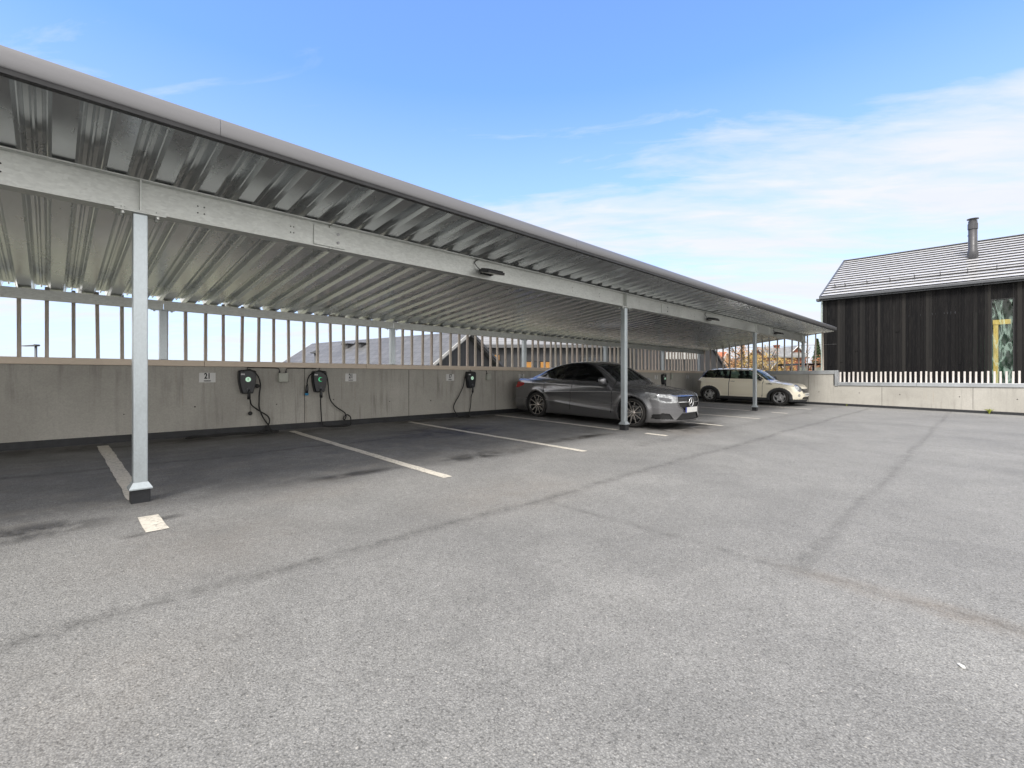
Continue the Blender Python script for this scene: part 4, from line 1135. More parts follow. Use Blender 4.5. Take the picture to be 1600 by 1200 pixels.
    reshape(root, [(-1, -1), (.16, .15), (.30, .285), (.70, .635), (.90, .815), (1.05, .945), (1.40, 1.35), (3, 2.95)], 5.0, 1.0)
    return root
sal = build_saloon()
sal.location = (9.39, 6.40, gz(6.30)); sal.rotation_euler = (0, SLOPE, R(-90))
hat = build_hatch()
hat.location = (19.43, 6.40, gz(6.40)); hat.rotation_euler = (0, SLOPE, R(-90))
# ================================================================== black boarded house on the right
XH = 26.0
hs = empty('black_house', (XH, 0, -3.3))
tag(hs, 'black timber house with grey tiled roof and a tall foil-covered window behind the low wall', 'house')
def hb(mb, name, m=None, parent=None):
    o = mb.build(name, m, parent or hs)
    if parent is None: o.location = (-XH, 0, 3.3)
    return o
def boards_mat():
    m, nt, b = new_mat('charred_boards')
    a = nt.nodes.new('ShaderNodeAttribute'); a.attribute_name = 'tone'
    v = coords(nt, 'Object', (9, 9, 0.7)); g = noise(nt, 3.0, 7, 0.7, v, 0.6)
    v2 = coords(nt, 'Object'); k = noise(nt, 16, 3, 0.5, v2)
    base = ramp(nt, a.outputs['Fac'], [(0, (0.004, 0.004, 0.005)), (0.6, (0.010, 0.0095, 0.010)), (0.92, (0.018, 0.0175, 0.0175)), (1, (0.03, 0.028, 0.026))])
    c = mix_c(nt, ramp(nt, g, [(0.5, 0.0), (0.8, 0.5)]), base, (0.042, 0.039, 0.036))
    c = mix_c(nt, ramp(nt, k, [(0.68, 0.0), (0.74, 0.6)]), c, (0.006, 0.006, 0.006))
    L(nt, c, b.inputs['Base Color']); b.inputs['Roughness'].default_value = 0.75; b.inputs['Specular IOR Level'].default_value = 0.15
    bump(nt, b, g, 0.4, 0.006); return m
M_CHAR = boards_mat()
M_TILE = simple('slate_tile', (0.50, 0.50, 0.51), 0.33, 0, 0.14, 5, bmp=0.04, rvar=0.06, spec=0.9)  # pale base colour stands in for sky sheen on dark glossy tiles
M_DGREY = simple('dark_grey_metal', (0.10, 0.105, 0.115), 0.4, 0.4, 0.1, 4)
M_PIPE = simple('flue_grey', (0.075, 0.075, 0.08), 0.45, 0.4, 0.12, 5)
YL, YR = 5.36, -9.0
EZ = 4.62                # eaves
WIN = (-0.82, -0.20, 0.72, 4.06)
def cladding():
    mb = MB(); tones = []
    y = YL
    r = random.Random(5)
    def put(ya, yb, z0, z1, t):
        n0 = len(mb.f); d = r.uniform(0, .008) + (.022 if r.random() < .5 else 0)
        mb.box(XH - d, XH + .03, ya, yb, z0, z1); tones.extend([t] * (len(mb.f) - n0))
    while y > YR:
        w = r.choice((.075, .098, .098, .123)); yb = max(y - w, YR); t = r.random() ** 1.4
        for e in (WIN[1], WIN[0]):
            if y > e + 1e-6 > yb: yb = e
        if y <= WIN[1] + 1e-6 and yb >= WIN[0] - 1e-6:
            put(yb + .003, y, -3.2, WIN[2], t); put(yb + .003, y, WIN[3], EZ, t)
        else:
            if r.random() < .35:
                zj = r.uniform(0.5, 4.2); put(yb + .003, y, -3.2, zj - .002, t); put(yb + .003, y, zj, EZ, min(1, t * .7 + .35 * r.random()))
            else: put(yb + .003, y, -3.2, EZ, t)
        y = yb
    # left return and gable
    x = XH + .03
    mb.box(XH + .03, XH + 10.4, YL - .03, YL, -3.2, EZ); tones.extend([.3] * 6)
    n0 = len(mb.f); mb.prism([(XH + .03, EZ), (XH + 10.4, EZ), (XH + 5.2, EZ + 2.65)], 'y', YL - .03, YL); tones.extend([.3] * (len(mb.f) - n0))
    n0 = len(mb.f); mb.box(XH + 10.37, XH + 10.4, YR, YL - .03, -3.2, EZ); mb.box(XH + .03, XH + 10.4, YR, YR + .03, -3.2, EZ); tones.extend([.3] * (len(mb.f) - n0))
    o = hb(mb, 'wall', M_CHAR)
    at = o.data.attributes.new('tone', 'FLOAT', 'FACE'); at.data.foreach_set('value', tones)
cladding()
# roof: overlapping courses of flat tiles
XE, XR_, ZR = XH - .16, XH + 5.2, 7.40
ZE = 4.80
sl = math.atan2(ZR - ZE, XR_ - XE); ln = math.hypot(ZR - ZE, XR_ - XE); NC = 15
M_BUTT_SHADE = simple('shaded_tile_edge', (0.035, 0.035, 0.038), 0.7)
mb = MB()
def rp_(s, h): return (XE + s * math.cos(sl) - h * math.sin(sl), ZE + s * math.sin(sl) + h * math.cos(sl))
for side in (0, 1):
    for k in range(NC):
        s0 = k * ln / NC - .03; s1 = (k + 1) * ln / NC + .02
        q = [rp_(s0, .074), rp_(s1, .014), rp_(s1, -.012), rp_(s0, .058)]
        if side: q = [(2 * XR_ - a, b) for a, b in q]
        r = random.Random(k)
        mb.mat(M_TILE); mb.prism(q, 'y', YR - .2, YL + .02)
        # shade under each course is painted as a dark strip on its butt edge
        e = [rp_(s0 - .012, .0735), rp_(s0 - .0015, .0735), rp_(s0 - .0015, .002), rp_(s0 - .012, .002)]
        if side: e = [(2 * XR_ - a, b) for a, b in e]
        mb.mat(M_BUTT_SHADE); mb.prism(e, 'y', YR - .2, YL + .02)
roof = hb(mb, 'roof')
mb = MB()
a, b = rp_(-.06, -.12), rp_(ln, -.12)
for sgn in (0, 1):
    q = [rp_(-.06, .06), rp_(ln + .02, .06), rp_(ln + .02, -.16), rp_(-.06, -.16)]
    if sgn: q = [(2 * XR_ - u, w) for u, w in q]
    mb = MB(); mb.prism(q, 'y', YL + .022, YL + .10); mb.build('barge_board', M_DGREY, roof)
mb = MB(); mb.box(XE - .13, XE + .02, YR - .2, YL + .08, ZE - .12, ZE + .0, bev=.02); mb.box(XE + .03, XH + .2, YR - .2, YL + .24, ZE - .17, ZE - .06)
mb.build('gutter', M_DGREY, roof)
mb = MB(); mb.box(XR_ - .12, XR_ + .12, YR - .2, YL + .08, ZR + .03, ZR + .07, bev=.01); mb.build('ridge_cap', M_DGREY, roof)
mb = MB()
s = 1.02
for hh in (.12, .22):
    x, z = rp_(s, hh); mb.tube([(x, YR, z), (x, YL - .2, z)], .013, 6)
y = YL - .55
ks = [YL - .35] + [YL - .75 - .83 * i for i in range(16)]
for y in ks:
    x0, z0 = rp_(s, .03); x1, z1 = rp_(s, .26); x2, z2 = rp_(s + .22, .03)
    mb.tube([(x0, y, z0), (x1, y, z1)], .013, 5); mb.tube([(x1, y, z1), (x2, y, z2)], .011, 5)
mb.build('snow_guard', M_PIPE, roof)
def flue(x, y, z0, z1, r, cap=True):
    mb = MB(); mb.smooth = True
    T = Matrix.Translation((x, y, 0))
    mb.lathe([(r * 1.3, z0 - .15), (r * 1.15, z0 + .35), (r, z0 + .4), (r, z1)], 24, T)
    mb.smooth = False
    mb.lathe([(r * 1.12, z1 - .36), (r * 1.12, z1 - .12)], 24, T)
    mb.lathe([(r * .8, z1), (r * .8, z1 + .07)], 24, T); mb.lathe([(r * 1.3, z1 + .07), (r * 1.32, z1 + .10), (r * .5, z1 + .13)], 24, T)
    return mb.build('chimney', M_PIPE, roof)
flue(28.80, 0.336, 6.22, 7.88, .15)
flue(31.6, 0.40, 7.2, 7.78, .12)
# window under its protective foil
wf = MB()
a, b, c, d = WIN
for q in ((a, a + .035, c, d), (b - .035, b, c, d), (a + .035, b - .035, d - .035, d), (a + .035, b - .035, c, c + .035)): wf.box(XH + .01, XH + .11, *q)
win = hb(wf, 'window', M_GLOSSB)
def foil():
    m, nt, b = new_mat('window_foil')
    out = nt.nodes['Material Output']; nt.nodes.remove(b)
    mpf = N(nt, 'ShaderNodeMapping'); mpf.inputs['Rotation'].default_value = (R(-38), 0, 0); mpf.inputs['Scale'].default_value = (1, 3.2, 0.7); L(nt, coords(nt), mpf.inputs['Vector']); v = mpf.outputs[0]; w = noise(nt, 1.2, 2.5, 0.5, v, 0.8)
    rid = ramp(nt, w, [(0.44, 0), (0.5, 1), (0.53, 0.15), (0.7, 0.35)])
    tr = N(nt, 'ShaderNodeBsdfTransparent'); tr.inputs[0].default_value = (.80, .93, .86, 1)
    df = N(nt, 'ShaderNodeBsdfDiffuse'); df.inputs[0].default_value = (.46, .64, .54, 1)
    gl = N(nt, 'ShaderNodeBsdfGlossy', Roughness=0.2)
    m1 = nt.nodes.new('ShaderNodeMixShader'); m2 = nt.nodes.new('ShaderNodeMixShader')
    L(nt, math_n(nt, 'MULTIPLY', rid, 0.40), m1.inputs[0]); L(nt, tr.outputs[0], m1.inputs[1]); L(nt, df.outputs[0], m1.inputs[2])
    m2.inputs[0].default_value = 0.06; L(nt, m1.outputs[0], m2.inputs[1]); L(nt, gl.outputs[0], m2.inputs[2])
    bp = N(nt, 'ShaderNodeBump', Strength=0.9, Distance=0.05); L(nt, w, bp.inputs['Height']); L(nt, bp.outputs[0], gl.inputs['Normal'])
    L(nt, m2.outputs[0], out.inputs[0]); return m
M_FOIL = foil()
def crumple(n=24, k=70):
    vs = []; fs = []
    for i in range(n + 1):
        for j in range(k + 1):
            yy = a + .036 + (b - a - .072) * i / n; zz = c + .036 + (d - c - .072) * j / k
            w = .008 * math.sin(9 * yy + 6 * zz) + .006 * math.sin(31 * yy - 8 * zz + 1) + .004 * math.sin(17 * zz + 40 * yy)
            vs.append((XH + .05 + w, yy, zz))
    for i in range(n):
        for j in range(k): p = i * (k + 1) + j; fs.append((p, p + 1, p + k + 2, p + k + 1))
    return vs, fs
mb = MB(); mb.smooth = True; mb.add(*crumple()); o = mb.build('foil', M_FOIL, win)
M_PINE = simple('new_timber', (0.70, 0.40, 0.10), 0.6, 0, 0.2, 8, stretch=(6, 6, 0.6))
mb = MB(); mb.box(XH + .18, XH + .28, b - .20, b - .065, c - .3, d - .9); mb.box(XH + .16, XH + .30, a + .08, b - .05, d - .98, d - .80); mb.build('timber_stud', M_PINE, win)
M_GREENP = simple('green_room', (0.16, 0.30, 0.21), 0.8, 0, 0.3, 1.5)
mb = MB(); mb.box(XH + 1.2, XH + 1.25, a - 1, b + 1, c - 1, d + .4); mb.build('inner_wall', M_GREENP, win)
mb = MB(); mb.tube([(XH - .05, YL + .03, -3.2), (XH - .05, YL + .03, 4.45), (XH - .1, YL + .0, 4.62)], .035, 10); hb(mb, 'downpipe', simple('patinated_pipe', (.35, .40, .36), .5, .3))

# ================================================================== houses beyond the long wall
def gable_house(label, cx, cy, rz, length, width, eave, ridge, base, wall_m, roof_m, barge_m, over=.15, windows=(), chimney=None, gable_over=.2, name='house', barge2=None):
    """ridge along local y, gable towards -y; origin under the near gable centre"""
    r = empty(name, (cx, cy, base), rz); tag(r, label, 'house')
    e, g, w = eave - base, ridge - base, width / 2
    mb = MB(); mb.prism([(-w, 0), (w, 0), (w, e), (0, g), (-w, e)], 'y', 0, length); wl = mb.build('wall', wall_m, r)
    mb = MB(); k = (g - e) / w; t = .16
    for s in (-1, 1):
        mb.prism([(0, g + .02), (s * (w + over), e - over * k + .02), (s * (w + over), e - over * k + t), (0, g + t + .04)], 'y', -gable_over, length + gable_over)
    rf = mb.build('roof', roof_m, r)
    for s in (-1, 1):
        for yy in (-gable_over - .05, length + gable_over + .003):
            mb = MB(); mb.prism([(0, g + .08), (s * (w + over + .02), e - over * k + .08), (s * (w + over + .02), e - over * k + t + .01), (0, g + t + .045)], 'y', yy, yy + .047)
            mb.build('barge_board', (barge2 or barge_m) if s > 0 else barge_m, rf)
    for (fx_, z0, z1, x0, x1, m) in windows:      # side: 'g' gable, 'l' left wall
        mb = MB()
        if fx_ == 'g': mb.mat(barge_m).box(x0 - .08, x1 + .08, -.05, .02, z0 - base - .08, z1 - base + .08); mb.mat(m).box(x0, x1, -.06, -.051, z0 - base, z1 - base)
        else: mb.mat(barge_m).box(-w - .05, -w + .02, x0 - .08, x1 + .08, z0 - base - .08, z1 - base + .08); mb.mat(m).box(-w - .06, -w - .051, x0, x1, z0 - base, z1 - base)
        mb.build('window', None, r)
    if chimney:
        mb = MB(); x0, y0, h, cm = chimney; mb.box(x0 - .25, x0 + .25, y0 - .25, y0 + .25, g - 1.0, g + h); mb.box(x0 - .30, x0 + .30, y0 - .30, y0 + .30, g + h, g + h + .12); mb.build('chimney', cm, rf)
    return r, rf
def vclad(name, col, pitch=0.15):
    m, nt, b = new_mat(name); v = coords(nt, 'Object'); s = nt.nodes.new('ShaderNodeSeparateXYZ'); L(nt, v, s.inputs[0])
    u = math_n(nt, 'ADD', s.outputs[0], s.outputs[1]); fr = math_n(nt, 'FRACT', math_n(nt, 'DIVIDE', u, pitch))
    g = ramp(nt, fr, [(0.0, 0.25), (0.08, 0.3), (0.12, 1.0)]); n = noise(nt, 3, 5, .6, v)
    L(nt, mix_c(nt, 1.0, ramp(nt, n, [(.3, tuple(c * .85 for c in col)), (.7, tuple(c * 1.15 for c in col))]), g, 'MULTIPLY'), b.inputs['Base Color']); b.inputs['Roughness'].default_value = .7
    return m
def tiles(name, col, pitch=0.32, rough=.55):
    m, nt, b = new_mat(name); v = coords(nt, 'Object'); br = N(nt, 'ShaderNodeTexBrick', Scale=1.0)
    mp = N(nt, 'ShaderNodeMapping'); mp.inputs['Rotation'].default_value = (0, 0, 0); s = nt.nodes.new('ShaderNodeSeparateXYZ'); cb = nt.nodes.new('ShaderNodeCombineXYZ')
    L(nt, v, s.inputs[0]); L(nt, s.outputs[1], cb.inputs[0]); L(nt, math_n(nt, 'MULTIPLY', s.outputs[2], 1.7), cb.inputs[1]); L(nt, cb.outputs[0], br.inputs['Vector'])
    br.inputs['Color1'].default_value = (*[c * .88 for c in col], 1); br.inputs['Color2'].default_value = (*[c * 1.12 for c in col], 1); br.inputs['Mortar'].default_value = (*[c * .45 for c in col], 1)
    br.inputs['Mortar Size'].default_value = .012; br.inputs['Brick Width'].default_value = .36; br.inputs['Row Height'].default_value = pitch
    n = noise(nt, 1.2, 5, .6, v)
    L(nt, mix_c(nt, 1.0, br.outputs['Color'], ramp(nt, n, [(.3, .85), (.7, 1.12)]), 'MULTIPLY'), b.inputs['Base Color']); b.inputs['Roughness'].default_value = rough
    return m
M_CLAD = vclad('dark_grey_cladding', (0.036, 0.037, 0.041)); M_RTILE = tiles('grey_roof_tiles', (0.115, 0.116, 0.12)); M_WHITEP = simple('white_trim', (.75, .75, .75), .5)
M_WGL = simple('dark_window', (0.03, 0.035, 0.04), .12); M_WOOD = simple('honey_timber', (.36, .17, .035), .6, 0, .2, 4)
M_PALE2 = simple('pale_board', (.42, .42, .41), .7)
h1, r1 = gable_house('dark clad house with plain grey roof and pale gable edge beyond the long wall', 11.44, 14.0, R(8.6), 10.7, 7.6, 0.15, 2.60, -3.3, M_CLAD, M_RTILE, M_PALE2, over=.3, barge2=M_DGREY)
r1b = [o for o in r1.children if o.name.startswith('barge')][0]
for yy in (5.9, 6.9):
    mb = MB(); x, z = -.55, 2.60 + 3.3 - .55 * .645 + .18
    mb.box(x - .16, x + .16, yy - .16, yy + .16, z - .12, z + .10, bev=.02); mb.box(x - .24, x + .20, yy - .24, yy + .24, z + .11, z + .17, bev=.02); mb.build('roof_vent', M_PIPE, r1)
# long dark building further off, its eave square to the view
bx, by = out_pt(757, 30.0)
h2 = empty('dark_building', (bx, by, -3.3), ALPHA - R(90)); tag(h2, 'long dark building with grey roof and honey timber windows seen through the slats', 'building')
mb = MB(); mb.prism([(0, 0), (9, 0), (9, 6.2), (4.5, 8.9), (0, 6.2)], 'x', 0, 9.2); mb.build('wall', M_CLAD, h2)
mb = MB(); mb.box(9.2, 14.1, .6, 9, 0, 7.6); mb.build('annex', M_CLAD, h2)
mb = MB()
for sgn in (0, 1):
    q = [(-.35, 6.2), (4.5, 9.1), (4.5, 9.3), (-.35, 6.4)]
    if sgn: q = [(9 - u, w) for u, w in q]
    mb.prism(q, 'x', -.5, 9.3)
mb.build('roof', tiles('pale_roof_tiles', (0.24, 0.245, 0.26)), h2)
for x0, x1, z0, z1, m in ((.4, .95, 5.2, 5.75, M_WOOD), (2.6, 3.05, 4.7, 5.3, M_WOOD), (3.1, 3.55, 4.7, 5.3, M_WGL), (3.6, 4.25, 4.65, 5.3, M_WOOD), (6.2, 7.2, 4.6, 5.6, M_WGL)):
    mb = MB(); mb.mat(M_GLOSSB).box(x0 - .06, x1 + .06, -.04, .02, z0 - .06, z1 + .06); mb.mat(m).box(x0, x1, -.05, -.041, z0, z1); mb.build('window', None, h2)
mb = MB(); mb.box(11.7, 13.9, .54, .599, 5.5, 5.95); mb.box(11.7, 13.9, .54, .599, 6.4, 6.48); mb.build('pale_panel', M_PALE2, h2)
mb = MB(); mb.box(14.0, 14.09, .5, .599, 0, 7.6); mb.build('corner_board', M_DGREY, h2)
# dark gable just left of the autumn trees
gx, gy = out_pt(1098, 40.0)
gable_house('dark grey gabled house edge next to the autumn trees', gx, gy, ALPHA - R(90), 9, 3.95, 1.53, 4.71, -3.3, M_CLAD, M_DGREY, M_DGREY, over=.08)
# brick villa with grey roof and white verge boards
M_BRICK = simple('brown_brick', (0.23, 0.085, 0.05), .8, 0, .25, 3); M_GROOF = tiles('light_slate', (0.22, 0.22, 0.215), .3); M_PALE = simple('pale_render', (.55, .5, .45), .8)
vx, vy = out_pt(1218, 60.0)
v1, vr = gable_house('brick villa with pale grey roof, white verges and a chimney', vx, vy, ALPHA - R(90) + R(90), 4.6, 5.0, 3.5, 4.62, -3.3, M_BRICK, M_GROOF, M_WHITEP, over=.3, chimney=(.0, 2.1, .40, M_BRICK))
v1.location = (*out_pt(1239, 60.0), -3.3)
wx, wy = out_pt(1245, 58.5)
gable_house('brick gable wing with white verge boards beside the slatted corner', wx, wy, ALPHA - R(90), 5, 2.3, 3.65, 4.75, -3.3, M_BRICK, M_GROOF, M_WHITEP, over=.3, gable_over=.25, windows=(('g', 2.2, 2.9, -.3, .3, M_WGL),))
ox, oy = out_pt(1134, 70.0)
gable_house('pale house with red tiled roof half hidden by orange trees', ox, oy, ALPHA - R(90) + R(35), 6, 4.0, 2.7, 4.6, -3.3, M_PALE, tiles('red_tiles', (.42, .13, .06), .3), M_WHITEP, over=.3, windows=(('g', 2.0, 2.9, -.5, .5, M_WGL),))
px_, py_ = out_pt(1213, 50.0)
gable_house('low house with pale crossed verge boards among yellow shrubs', px_, py_, ALPHA - R(90), 4, 2.6, 1.1, 2.55, -3.3, M_WOOD, M_GROOF, M_WHITEP, over=.25)
# glazed shed
sx, sy = out_pt(1246.5, 31.0)
sh_ = empty('glazed_shed', (sx, sy, -3.3), ALPHA - R(90)); tag(sh_, 'dark framed flat roofed shed with pale glass panes under the spruce', 'shed')
mb = MB(); mb.box(-.05, 2.0, -.1, 2.2, 5.12, 5.24); mb.build('roof', M_GLOSSB, sh_)
mb = MB()
for x in (0, .62, .98, 1.9): mb.box(x, x + .09, -.04, .05, 0, 5.1)
mb.build('frame', M_GLOSSB, sh_)
mb = MB(); mb.box(.1, .6, 0, .02, 3.6, 5.05); mb.box(1.08, 1.88, 0, .02, 3.6, 4.98); mb.build('pane', simple('pale_pane', (.30, .31, .26), .3), sh_)

# ================================================================== trees
def leaf_mat(name, a, b_):
    m, nt, b = new_mat(name); oi = nt.nodes.new('ShaderNodeAttribute'); oi.attribute_name = 'tone'
    L(nt, ramp(nt, oi.outputs['Fac'], [(0, a), (1, b_)]), b.inputs['Base Color']); b.inputs['Roughness'].default_value = .7
    b.inputs['Subsurface Weight'].default_value = 0; return m
M_BARK = simple('bark', (.10, .08, .06), .9, 0, .3, 5)
def tree(name, label, x, y, base, top, rad, m, n, leaf, seed, crown0=.3, kind='round', group=None):
    r = random.Random(seed); o = empty(name, (x, y, base)); tag(o, label, 'tree' if 'shrub' not in name else 'shrub', group)
    H = top - base; mb = MB(); mb.smooth = True
    mb.tube(spline([(0, 0, 0), (.05 * H * r.uniform(-.4, .4), 0, H * .4), (.03 * H * r.uniform(-1, 1), .02 * H, H * .95)], 5), [max(.012, .035 * H * (1 - i / 11)) for i in range(11)], 7)
    tips = []
    if kind == 'round':
        for i in range(18):
            a_ = r.uniform(0, 6.28); z0 = H * r.uniform(.2, .75); l = rad * r.uniform(.5, 1.0); z1 = min(H * .98, z0 + l * r.uniform(.4, 1.1))
            p = [(0, 0, z0), (l * .5 * math.cos(a_), l * .5 * math.sin(a_), (z0 + z1) / 2 + .1), (l * math.cos(a_), l * math.sin(a_), z1)]
            mb.tube(spline(p, 4), [.012 * H * (1 - i2 / 9.5) + .004 for i2 in range(9)], 5); tips.append(p[2]); tips.append(p[1])
            for k in range(3):
                b2 = a_ + r.uniform(-1, 1); q = (p[1][0] + rad * .4 * math.cos(b2), p[1][1] + rad * .4 * math.sin(b2), min(H * 1.02, p[1][2] + H * r.uniform(.02, .2)))
                mb.tube([p[1], q], [.005 * H, .002 * H], 4); tips.append(q)
    mb.build('trunk', M_BARK, o)
    vs = []; fs = []; tone = []
    cl = []
    if kind == 'round':
        for t in tips: cl.append((t, rad * r.uniform(.16, .32), r.random()))
        for i in range(14):
            a_ = r.uniform(0, 6.28); q = math.sqrt(r.random()) * rad * .9; cl.append(((q * math.cos(a_), q * math.sin(a_), H * r.uniform(crown0, .93)), rad * r.uniform(.15, .3), r.random()))
    for i in range(n):
        if kind == 'round':
            c0, cr, ct = r.choice(cl); d = Vector((r.gauss(0, 1), r.gauss(0, 1), r.gauss(0, .8))); p = Vector(c0) + d * cr * .55; tn = min(1, max(0, ct * .6 + r.random() * .5))
        else:
            t = r.random() ** .8; tier = min(.995, math.floor(t * 15) / 15 + abs(r.gauss(0, .035))); rr = rad * (1 - tier) ** .85 * (1.05 - .35 * ((t * 15) % 1)); a_ = math.floor(r.random() * 11) / 11 * 6.28 + tier * 7 + r.gauss(0, .13); q = rr * math.sqrt(r.random()) 
            p = Vector((q * math.cos(a_), q * math.sin(a_), H * (crown0 + (1 - crown0) * tier) - q * .28 + H * .01)); tn = r.random()
        u = Vector((r.gauss(0, 1), r.gauss(0, 1), r.gauss(0, 1))).normalized(); w = u.orthogonal().normalized(); s = leaf * r.uniform(.6, 1.4); k = len(vs)
        vs += [tuple(p - u * s), tuple(p + w * s * .45), tuple(p + u * s), tuple(p - w * s * .45)]; fs.append((k, k + 1, k + 2, k + 3)); tone.append(tn)
    mb = MB(); mb.add(vs, fs); c = mb.build('crown', m, o)
    at = c.data.attributes.new('tone', 'FLOAT', 'FACE'); at.data.foreach_set('value', tone)
    return o
L_OR = leaf_mat('orange_leaves', (.28, .13, .05), (.46, .27, .12)); L_YE = leaf_mat('yellow_leaves', (.26, .175, .05), (.46, .32, .10)); L_RU = leaf_mat('russet_leaves', (.22, .08, .035), (.40, .17, .07)); L_SP = leaf_mat('spruce_needles', (.022, .045, .02), (.07, .10, .04)); L_PI = leaf_mat('faded_leaves', (.34, .20, .13), (.5, .33, .24))
def T(name, label, px, depth, topy, rad, m, n, leaf, seed, **k):
    x, y = out_pt(px, depth); return tree(name, label, x, y, -3.3, out_z(topy, depth), rad, m, n, leaf, seed, **k)
G = 'autumn trees beyond the end wall'
T('autumn_tree', 'pinkish thinning autumn tree next to the dark gable', 1140, 56, 536, 1.9, L_PI, 1500, .10, 1, group=G)
T('autumn_tree', 'tall orange autumn tree over the cream car roof', 1163, 54, 528, 2.2, L_OR, 2600, .11, 2, group=G)
T('autumn_tree', 'golden autumn tree left of the third post', 1180, 50, 540, 1.6, L_YE, 2000, .10, 3, group=G)
T('autumn_tree', 'bare twiggy tree with few leaves behind the third post', 1194, 58, 527, 1.7, L_PI, 260, .09, 4, group=G)
T('autumn_tree', 'dusky thin tree standing behind the villa chimney', 1254, 75, 534, 1.8, L_PI, 300, .09, 14, group=G)
T('yellow_shrub', 'yellow shrub in front of the villa roof', 1203, 48, 557, 1.3, L_YE, 1500, .09, 5)
T('yellow_shrub', 'bright yellow upright shrub before the brick gable', 1229, 46, 555, .85, L_YE, 1300, .085, 6)
T('orange_shrub', 'low orange shrub between villa and yellow shrubs', 1216, 52, 563, 1.1, L_OR, 900, .09, 8)
T('russet_shrub', 'russet shrub beside the spruce above the shed', 1283, 44, 553, 1.2, L_RU, 1700, .09, 7)
T('russet_shrub', 'russet bush half under the spruce', 1268, 46, 561, 1.0, L_RU, 1200, .09, 9)
T('spruce_tree', 'dark green pointed spruce beside the black house corner', 1277, 48, 531, 1.25, L_SP, 5200, .13, 10, kind='cone', crown0=.15)

# ================================================================== street lamps
def lamp(px, depth, topy, label, w):
    x, y = out_pt(px, depth); r = empty('street_lamp', (x, y, -3.3), ALPHA - R(90)); tag(r, label, 'street lamp')
    h = out_z(topy, depth) + 3.3
    mb = MB(); mb.smooth = True; mb.tube([(0, 0, 0), (0, 0, h * .5), (0, 0, h)], [.06, .05, .04], 10); mb.build('pole', M_DGREY, r)
    mb = MB(); mb.prism([(-w, -.005), (.05, .0), (.09, .05), (.04, .075), (-.02, .05), (-w, .02)], 'y', -.09, .09, Matrix.Translation((0, 0, h))); mb.build('lamp_head', M_DGREY, r)
lamp(56, 18, 541, 'dark street lamp showing between the leftmost slats', .48)
lamp(493, 13.5, 552, 'small street lamp before the grey roof', .12)

# ================================================================== weeds and litter in the yard
def weed(x, y, h, n, label, seed):
    r = random.Random(seed); mb = MB(); z = gz(y)
    for i in range(n):
        a_ = r.uniform(0, 6.28); l = h * r.uniform(.5, 1); lean = r.uniform(.2, 1.0); p = [(x, y, z - .01), (x + .25 * l * lean * math.cos(a_), y + .25 * l * lean * math.sin(a_), z + l * .6), (x + .7 * l * lean * math.cos(a_), y + .7 * l * lean * math.sin(a_), z + l * r.uniform(.7, 1))]
        mb.tube(spline(p, 3), [.005, .008, .010, .011, .009, .006, .002][:7], 4)
    o = mb.build('weed', simple('weed_leaf_' + str(seed), (.20, .22, .03), .7, 0, .4, 9)); tag(o, label, 'weed')
weed(20.82, -.12, .20, 22, 'yellow green weed growing at the foot of the low wall', 1)
weed(20.84, 3.55, .07, 14, 'tiny weed near the wall step', 2)
weed(20.84, -1.9, .12, 12, 'small weed further along the low wall foot', 3)
mb = MB(); zz = gz(.06) + .006
mb.add([(2.552, .050, zz), (2.565, .053, zz + .003), (2.578, .066, zz), (2.574, .075, zz + .002), (2.558, .069, zz + .004), (2.55, .06, zz + .002)], [(0, 1, 4, 5), (1, 2, 3, 4)])
mb.add([(2.552, .050, zz - .003), (2.578, .066, zz - .003), (2.574, .075, zz - .003), (2.55, .06, zz - .003)], [(3, 2, 1, 0)])
tag(mb.build('paper_scrap', simple('white_paper', (.75, .75, .73), .7)), 'small torn white paper scrap on the asphalt', 'litter')
# ================================================================== sky, sun, camera
SUN_EL, SUN_AZ = R(50), R(-160)      # direction the sun stands in, measured from +X towards +Y
w = bpy.data.worlds.new('World'); SC.world = w; w.use_nodes = True
nt = w.node_tree; bg = nt.nodes['Background']
sky = nt.nodes.new('ShaderNodeTexSky'); sky.sky_type = 'NISHITA'; sky.sun_disc = False
sky.sun_elevation = SUN_EL; sky.sun_rotation = R(90) - SUN_AZ; sky.air_density = 1.0; sky.dust_density = 0.6; sky.ozone_density = 3.0
tc = nt.nodes.new('ShaderNodeTexCoord'); sp = nt.nodes.new('ShaderNodeSeparateXYZ'); L(nt, tc.outputs['Generated'], sp.inputs[0])
zc = math_n(nt, 'ADD', math_n(nt, 'MAXIMUM', sp.outputs[2], 0.0), 0.10)
u = math_n(nt, 'DIVIDE', sp.outputs[0], zc); v = math_n(nt, 'DIVIDE', sp.outputs[1], zc)
cb = nt.nodes.new('ShaderNodeCombineXYZ'); L(nt, u, cb.inputs[0]); L(nt, v, cb.inputs[1])
# streaks run across the line of the lot
ra = math_n(nt, 'SUBTRACT', math_n(nt, 'MULTIPLY', u, 0.62), math_n(nt, 'MULTIPLY', v, 0.78)); fb = math_n(nt, 'ADD', math_n(nt, 'MULTIPLY', u, 0.78), math_n(nt, 'MULTIPLY', v, 0.62))
cb2 = nt.nodes.new('ShaderNodeCombineXYZ'); L(nt, math_n(nt, 'MULTIPLY', ra, 0.62), cb2.inputs[0]); L(nt, math_n(nt, 'MULTIPLY', fb, 1.7), cb2.inputs[1]); cb2.inputs[2].default_value = 3.7
class _o: pass
mp = _o(); mp.outputs = [cb2.outputs[0]]
n1 = noise(nt, 1.1, 9, 0.58, mp.outputs[0], 0.35)
n2 = noise(nt, 3.6, 7, 0.6, mp.outputs[0], 0.5)
cl = math_n(nt, 'ADD', math_n(nt, 'MULTIPLY', n1, 0.70), math_n(nt, 'MULTIPLY', n2, 0.30))
